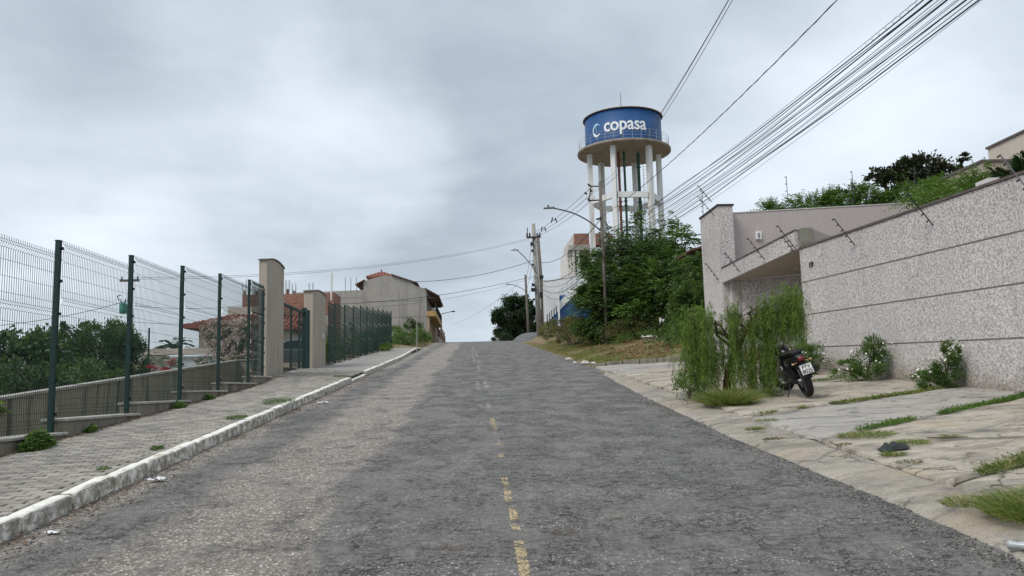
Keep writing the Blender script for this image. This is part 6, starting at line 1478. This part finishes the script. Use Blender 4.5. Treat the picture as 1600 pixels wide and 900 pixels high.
m = MB(); m.add([(-.05, -.30, .66), (.05, -.30, .66), (.055, -.44, .42), (-.055, -.44, .42), (-.05, -.27, .65), (.05, -.27, .65), (.055, -.41, .41), (-.055, -.41, .41)], [(0, 1, 2, 3), (7, 6, 5, 4), (0, 4, 5, 1), (1, 5, 6, 2), (2, 6, 7, 3), (3, 7, 4, 0)])
prof = []
for k in range(9): a = R(75 + 95 * k / 8); prof.append((math.cos(a) * .35, .305 + math.sin(a) * .35))
for (y, z), (y2, z2) in zip(prof, prof[1:]): m.add([(-.075, y, z), (.075, y, z), (.075, y2, z2), (-.075, y2, z2), (-.065, y, z - .015), (.065, y, z - .015), (.065, y2, z2 - .015), (-.065, y2, z2 - .015)], [(0, 1, 2, 3), (7, 6, 5, 4), (0, 3, 7, 4), (1, 5, 6, 2)])
mo(m, 'rear_mudguard', 'moto_rubber')
PM4 = Matrix.Translation((0, -.44, .53)) @ Matrix.Rotation(R(-16), 4, 'X')
m = MB(); m.bev(-.10, .10, -.085, .085, -.004, .004, .002); m.v = [(x, -z, y) for x, y, z in m.v]; pl = mo(m, 'number_plate', 'plate_white', None, PM4)
for txt, sz, zo in (('FTV', .085, .032), ('8025', .085, -.040)):
    V, F = textbm(txt, sz, .0025, .001); m = MB(); m.add([(x, -.006 - z, y + zo) for x, y, z in V], F); mo(m, 'plate_lettering', 'plate_ink', pl, PM4)
m = MB()
for a, b in (((-.094, .0), (-.090, .08)),): pass
for bx_ in ((-.096, .096, .078, .081), (-.096, .096, -.081, -.078), (-.096, -.093, -.081, .081), (.093, .096, -.081, .081)): m.box(bx_[0], bx_[1], -.007, -.004, bx_[2], bx_[3])
mo(m, 'plate_border', 'plate_ink', pl, PM4)
for s_ in (-1, 1):
    m = MB(); m.tube([(s_ * .06, -.27, .65), (s_ * .14, -.29, .645)], .008, 5); m.lathe([(0, -.035), (.018, -.025), (.022, .015), (0, .025)], 10, (s_ * .155, -.29, .645), axis='Y'); mo(m, 'indicator', 'signal_lens', None, None, True)
m = MB(); m.tube([(.13, .55, .28), (.16, .35, .30), (.17, .20, .34)], .022, 8); m.tube([(.17, .22, .34), (.19, -.26, .47)], [.045, .058], 14); ex = mo(m, 'exhaust', 'moto_dull', None, None, True)
m = MB(); m.tube([(.19, -.255, .469), (.191, -.285, .477)], [.050, .046], 14); mo(m, 'tail_pipe', 'dark_void', ex)
m = MB()
for s_ in (-.12, .12): m.tube([(s_, .10, .80), (s_ * .95, -.15, .83), (s_ * .8, -.33, .84), (0, -.38, .845)], .011, 6)
mo(m, 'grab_rail', 'dark_metal', None, None, True)
m = MB(); m.tube([(-.12, .42, .27), (-.27, .36, .03), (-.29, .36, .015)], .011, 6); mo(m, 'side_stand', 'dark_metal')
for s_ in (-1, 1):
    m = MB(); m.tube([(s_ * .12, .48, .26), (s_ * .25, .47, .26)], .014, 6); m.tube([(s_ * .12, .22, .38), (s_ * .22, .20, .39)], .012, 6); mo(m, 'footpeg', 'moto_rubber')
m = MB(); m.box(-.145, -.115, .02, .42, .27, .36); mo(m, 'chain_guard', 'moto_black')

# ---------------------------------------------------------------- small things
ct = MB(); nx_, ny_ = 22, 12; vs = []
for j in range(ny_ + 1):
    for i in range(nx_ + 1):
        u, v = i / nx_, j / ny_; x = 4.26 + .36 * u + .03 * mnoise.noise((u * 3, v * 3, 1)); y = 8.30 + .22 * v + .15 * u + .04 * mnoise.noise((u * 2, v * 2, 6)); e = math.sin(math.pi * u) ** .5 * math.sin(math.pi * v) ** .5
        vs.append((x, y, drive(x, y) + .012 + e * (.045 + .05 * mnoise.noise((u * 5, v * 4, 3)) + .03 * mnoise.noise((u * 11, v * 9, 3)))))
ct.add(vs, [(j * (nx_ + 1) + i, j * (nx_ + 1) + i + 1, (j + 1) * (nx_ + 1) + i + 1, (j + 1) * (nx_ + 1) + i) for j in range(ny_) for i in range(nx_)])
tag(ct.build('crumpled_cloth', 'cloth_black', None, True), 'crumpled black cloth lying on the cracked slab near the gutter strip', 'cloth')
bt = thing('plastic_bottle', (3.38, 5.24, zr(5.24) + .03), 'crushed clear plastic bottle on the gutter strip at the lower right corner', 'bottle')
m = MB(); m.lathe([(0, 0), (.027, .004), (.029, .03), (.021, .06), (.028, .09), (.023, .12), (.028, .14), (.022, .165), (.012, .19), (.012, .205), (0, .205)], 16, (0, 0, 0))
BM = Matrix.Translation((3.43, 5.22, zr(5.22) + .05)) @ Matrix.Rotation(R(-38), 4, 'Z') @ Matrix.Rotation(R(90), 4, 'Y'); m.v = [tuple(BM @ Vector(p)) for p in m.v]; m.build('body', 'bottle_plastic', bt, True, fix=True)
m = MB().tube([(0, 0, .205), (0, 0, .222)], .015, 12); m.v = [tuple(BM @ Vector(p)) for p in m.v]; m.build('cap', 'litter_white', bt)
def wrapper(x, y, z, sx, sy, h, mat, label, seed=0, name='litter_wrapper'):
    m = MB(); vs = []; n = 9
    for j in range(n + 1):
        for i in range(n + 1):
            u, v = i / n - .5, j / n - .5; vs.append((x + u * sx + .2 * sx * mnoise.noise((u * 3, v * 3, seed)), y + v * sy + .2 * sy * mnoise.noise((u * 3, v * 3, seed + 5)), z + h * (.5 + .9 * mnoise.noise((u * 4 + seed, v * 4, seed)))))
    m.add(vs, [(j * (n + 1) + i, j * (n + 1) + i + 1, (j + 1) * (n + 1) + i + 1, (j + 1) * (n + 1) + i) for j in range(n) for i in range(n)]); return tag(m.build(name, mat), label, 'litter')
wrapper(-3.32, 8.62, zr(8.62) + .01, .16, .10, .05, 'litter_white', 'crumpled white wrapper in the left gutter', 1)
wrapper(-3.3, 6.55, zr(6.55) + .01, .10, .07, .025, 'litter_white', 'scrap of pale litter near the lower left corner', 2)
wrapper(-3.20, 17.0, zr(17.0) + .01, .22, .14, .04, 'litter_white', 'small white scrap beside the kerb further up the road', 3)
tag(MB().tube([(5.05, 8.9, drive(5.05, 8.9) + .012), (5.15, 8.75, drive(5.15, 8.75) + .02), (5.42, 8.73, drive(5.42, 8.73) + .012)], [.006, .009, .004], 6).build('fallen_stick', 'bark'), 'short dark stick lying on the cracked slab', 'stick')
tag(MB().tube([(4.0, 11.98, drive(4, 12) + .012), (4.22, 11.86, drive(4.2, 11.9) + .02)], [.012, .009], 6).build('fallen_stick', 'pole_concrete'), 'pale stick at the corner where the front slab joint meets the gutter strip', 'stick')
# rubble and litter on the verge
def rock(name, x, y, z, s_, mat, label, cat_='rock', seed=0, sq=(1, 1, .5)):
    m = MB(); m.lathe([(.001, -1), (.6, -.8), (1, -.1), (.85, .5), (.4, .95), (.001, 1)], 9, (0, 0, 0)); m.v = [(x + p[0] * s_ * sq[0] * (1 + .4 * mnoise.noise((p[0] * 1.5 + seed, p[1] * 1.5, p[2]))), y + p[1] * s_ * sq[1] * (1 + .4 * mnoise.noise((p[0], p[1] * 1.5 + seed, p[2]))), z + p[2] * s_ * sq[2] * (1 + .3 * mnoise.noise((p[0], p[1], p[2] + seed)))) for p in m.v]
    return tag(m.build(name, mat), label, cat_)
for i, (x, y, s_, lb) in enumerate(((4.18, 30.2, .20, 'pale broken stone at the verge tip beside the driveway kerb'), (4.36, 29.4, .14, 'smaller pale stone next to the larger one on the verge tip'), (4.02, 34.2, .18, 'flat pale stone on the road edge of the verge'), (3.9, 31.2, .10, 'small white pebble block by the verge edge'))):
    rock('verge_stone', x, y, G(x, y) + .05, s_, 'stone_pale', lb, seed=i * 3)
wrapper(7.9, 36.0, G(7.9, 36.0) + .2, .7, .3, .2, 'stone_pale', 'long pale plastic sheet caught in the weeds on the bank', 7, 'plastic_sheet')
wrapper(9.0, 38, G(9, 38) + .7, .2, .2, .3, 'litter_white', 'white bag half hidden in the bank weeds', 9, 'plastic_bag')
m = MB(); m.v = []; xs = 24
V = []; F = []
for j in range(13):
    for i in range(25):
        u, v = i / 24 * 2 - 1, j / 12 * 2 - 1; h = max(0, 1 - (abs(u) ** 2.4 + abs(v) ** 2)) ** .6; x, y = 5.1 + 1.45 * u, 76 + 2.6 * v; V.append((x, y, G(x, y) - .05 + h * (.75 + .08 * mnoise.noise((x * 2, y * 2, 1)) + .03 * mnoise.noise((x * 7, y * 7, 1)))))
F = [(j * 25 + i, j * 25 + i + 1, (j + 1) * 25 + i + 1, (j + 1) * 25 + i) for j in range(12) for i in range(24)]
tag(MB().add(V, F).build('gravel_heap', 'asphalt_heap'), 'dark grey gravel heap at the crest below the utility poles', 'heap')
V = []
for j in range(13):
    for i in range(17):
        u, v = i / 16 * 2 - 1, j / 12 * 2 - 1; h = max(0, 1 - (u * u + v * v)) ** .6; x, y = 5.6 + 1.2 * u, 66 + 4.5 * v; V.append((x, y, G(x, y) - .05 + h * (.45 + .2 * mnoise.noise((x * 1.5, y * 1, 1)))))
F = [(j * 17 + i, j * 17 + i + 1, (j + 1) * 17 + i + 1, (j + 1) * 17 + i) for j in range(12) for i in range(16)]
tag(MB().add(V, F).build('earth_heap', 'earth'), 'reddish earth heap beside the road just before the gravel heap', 'heap')
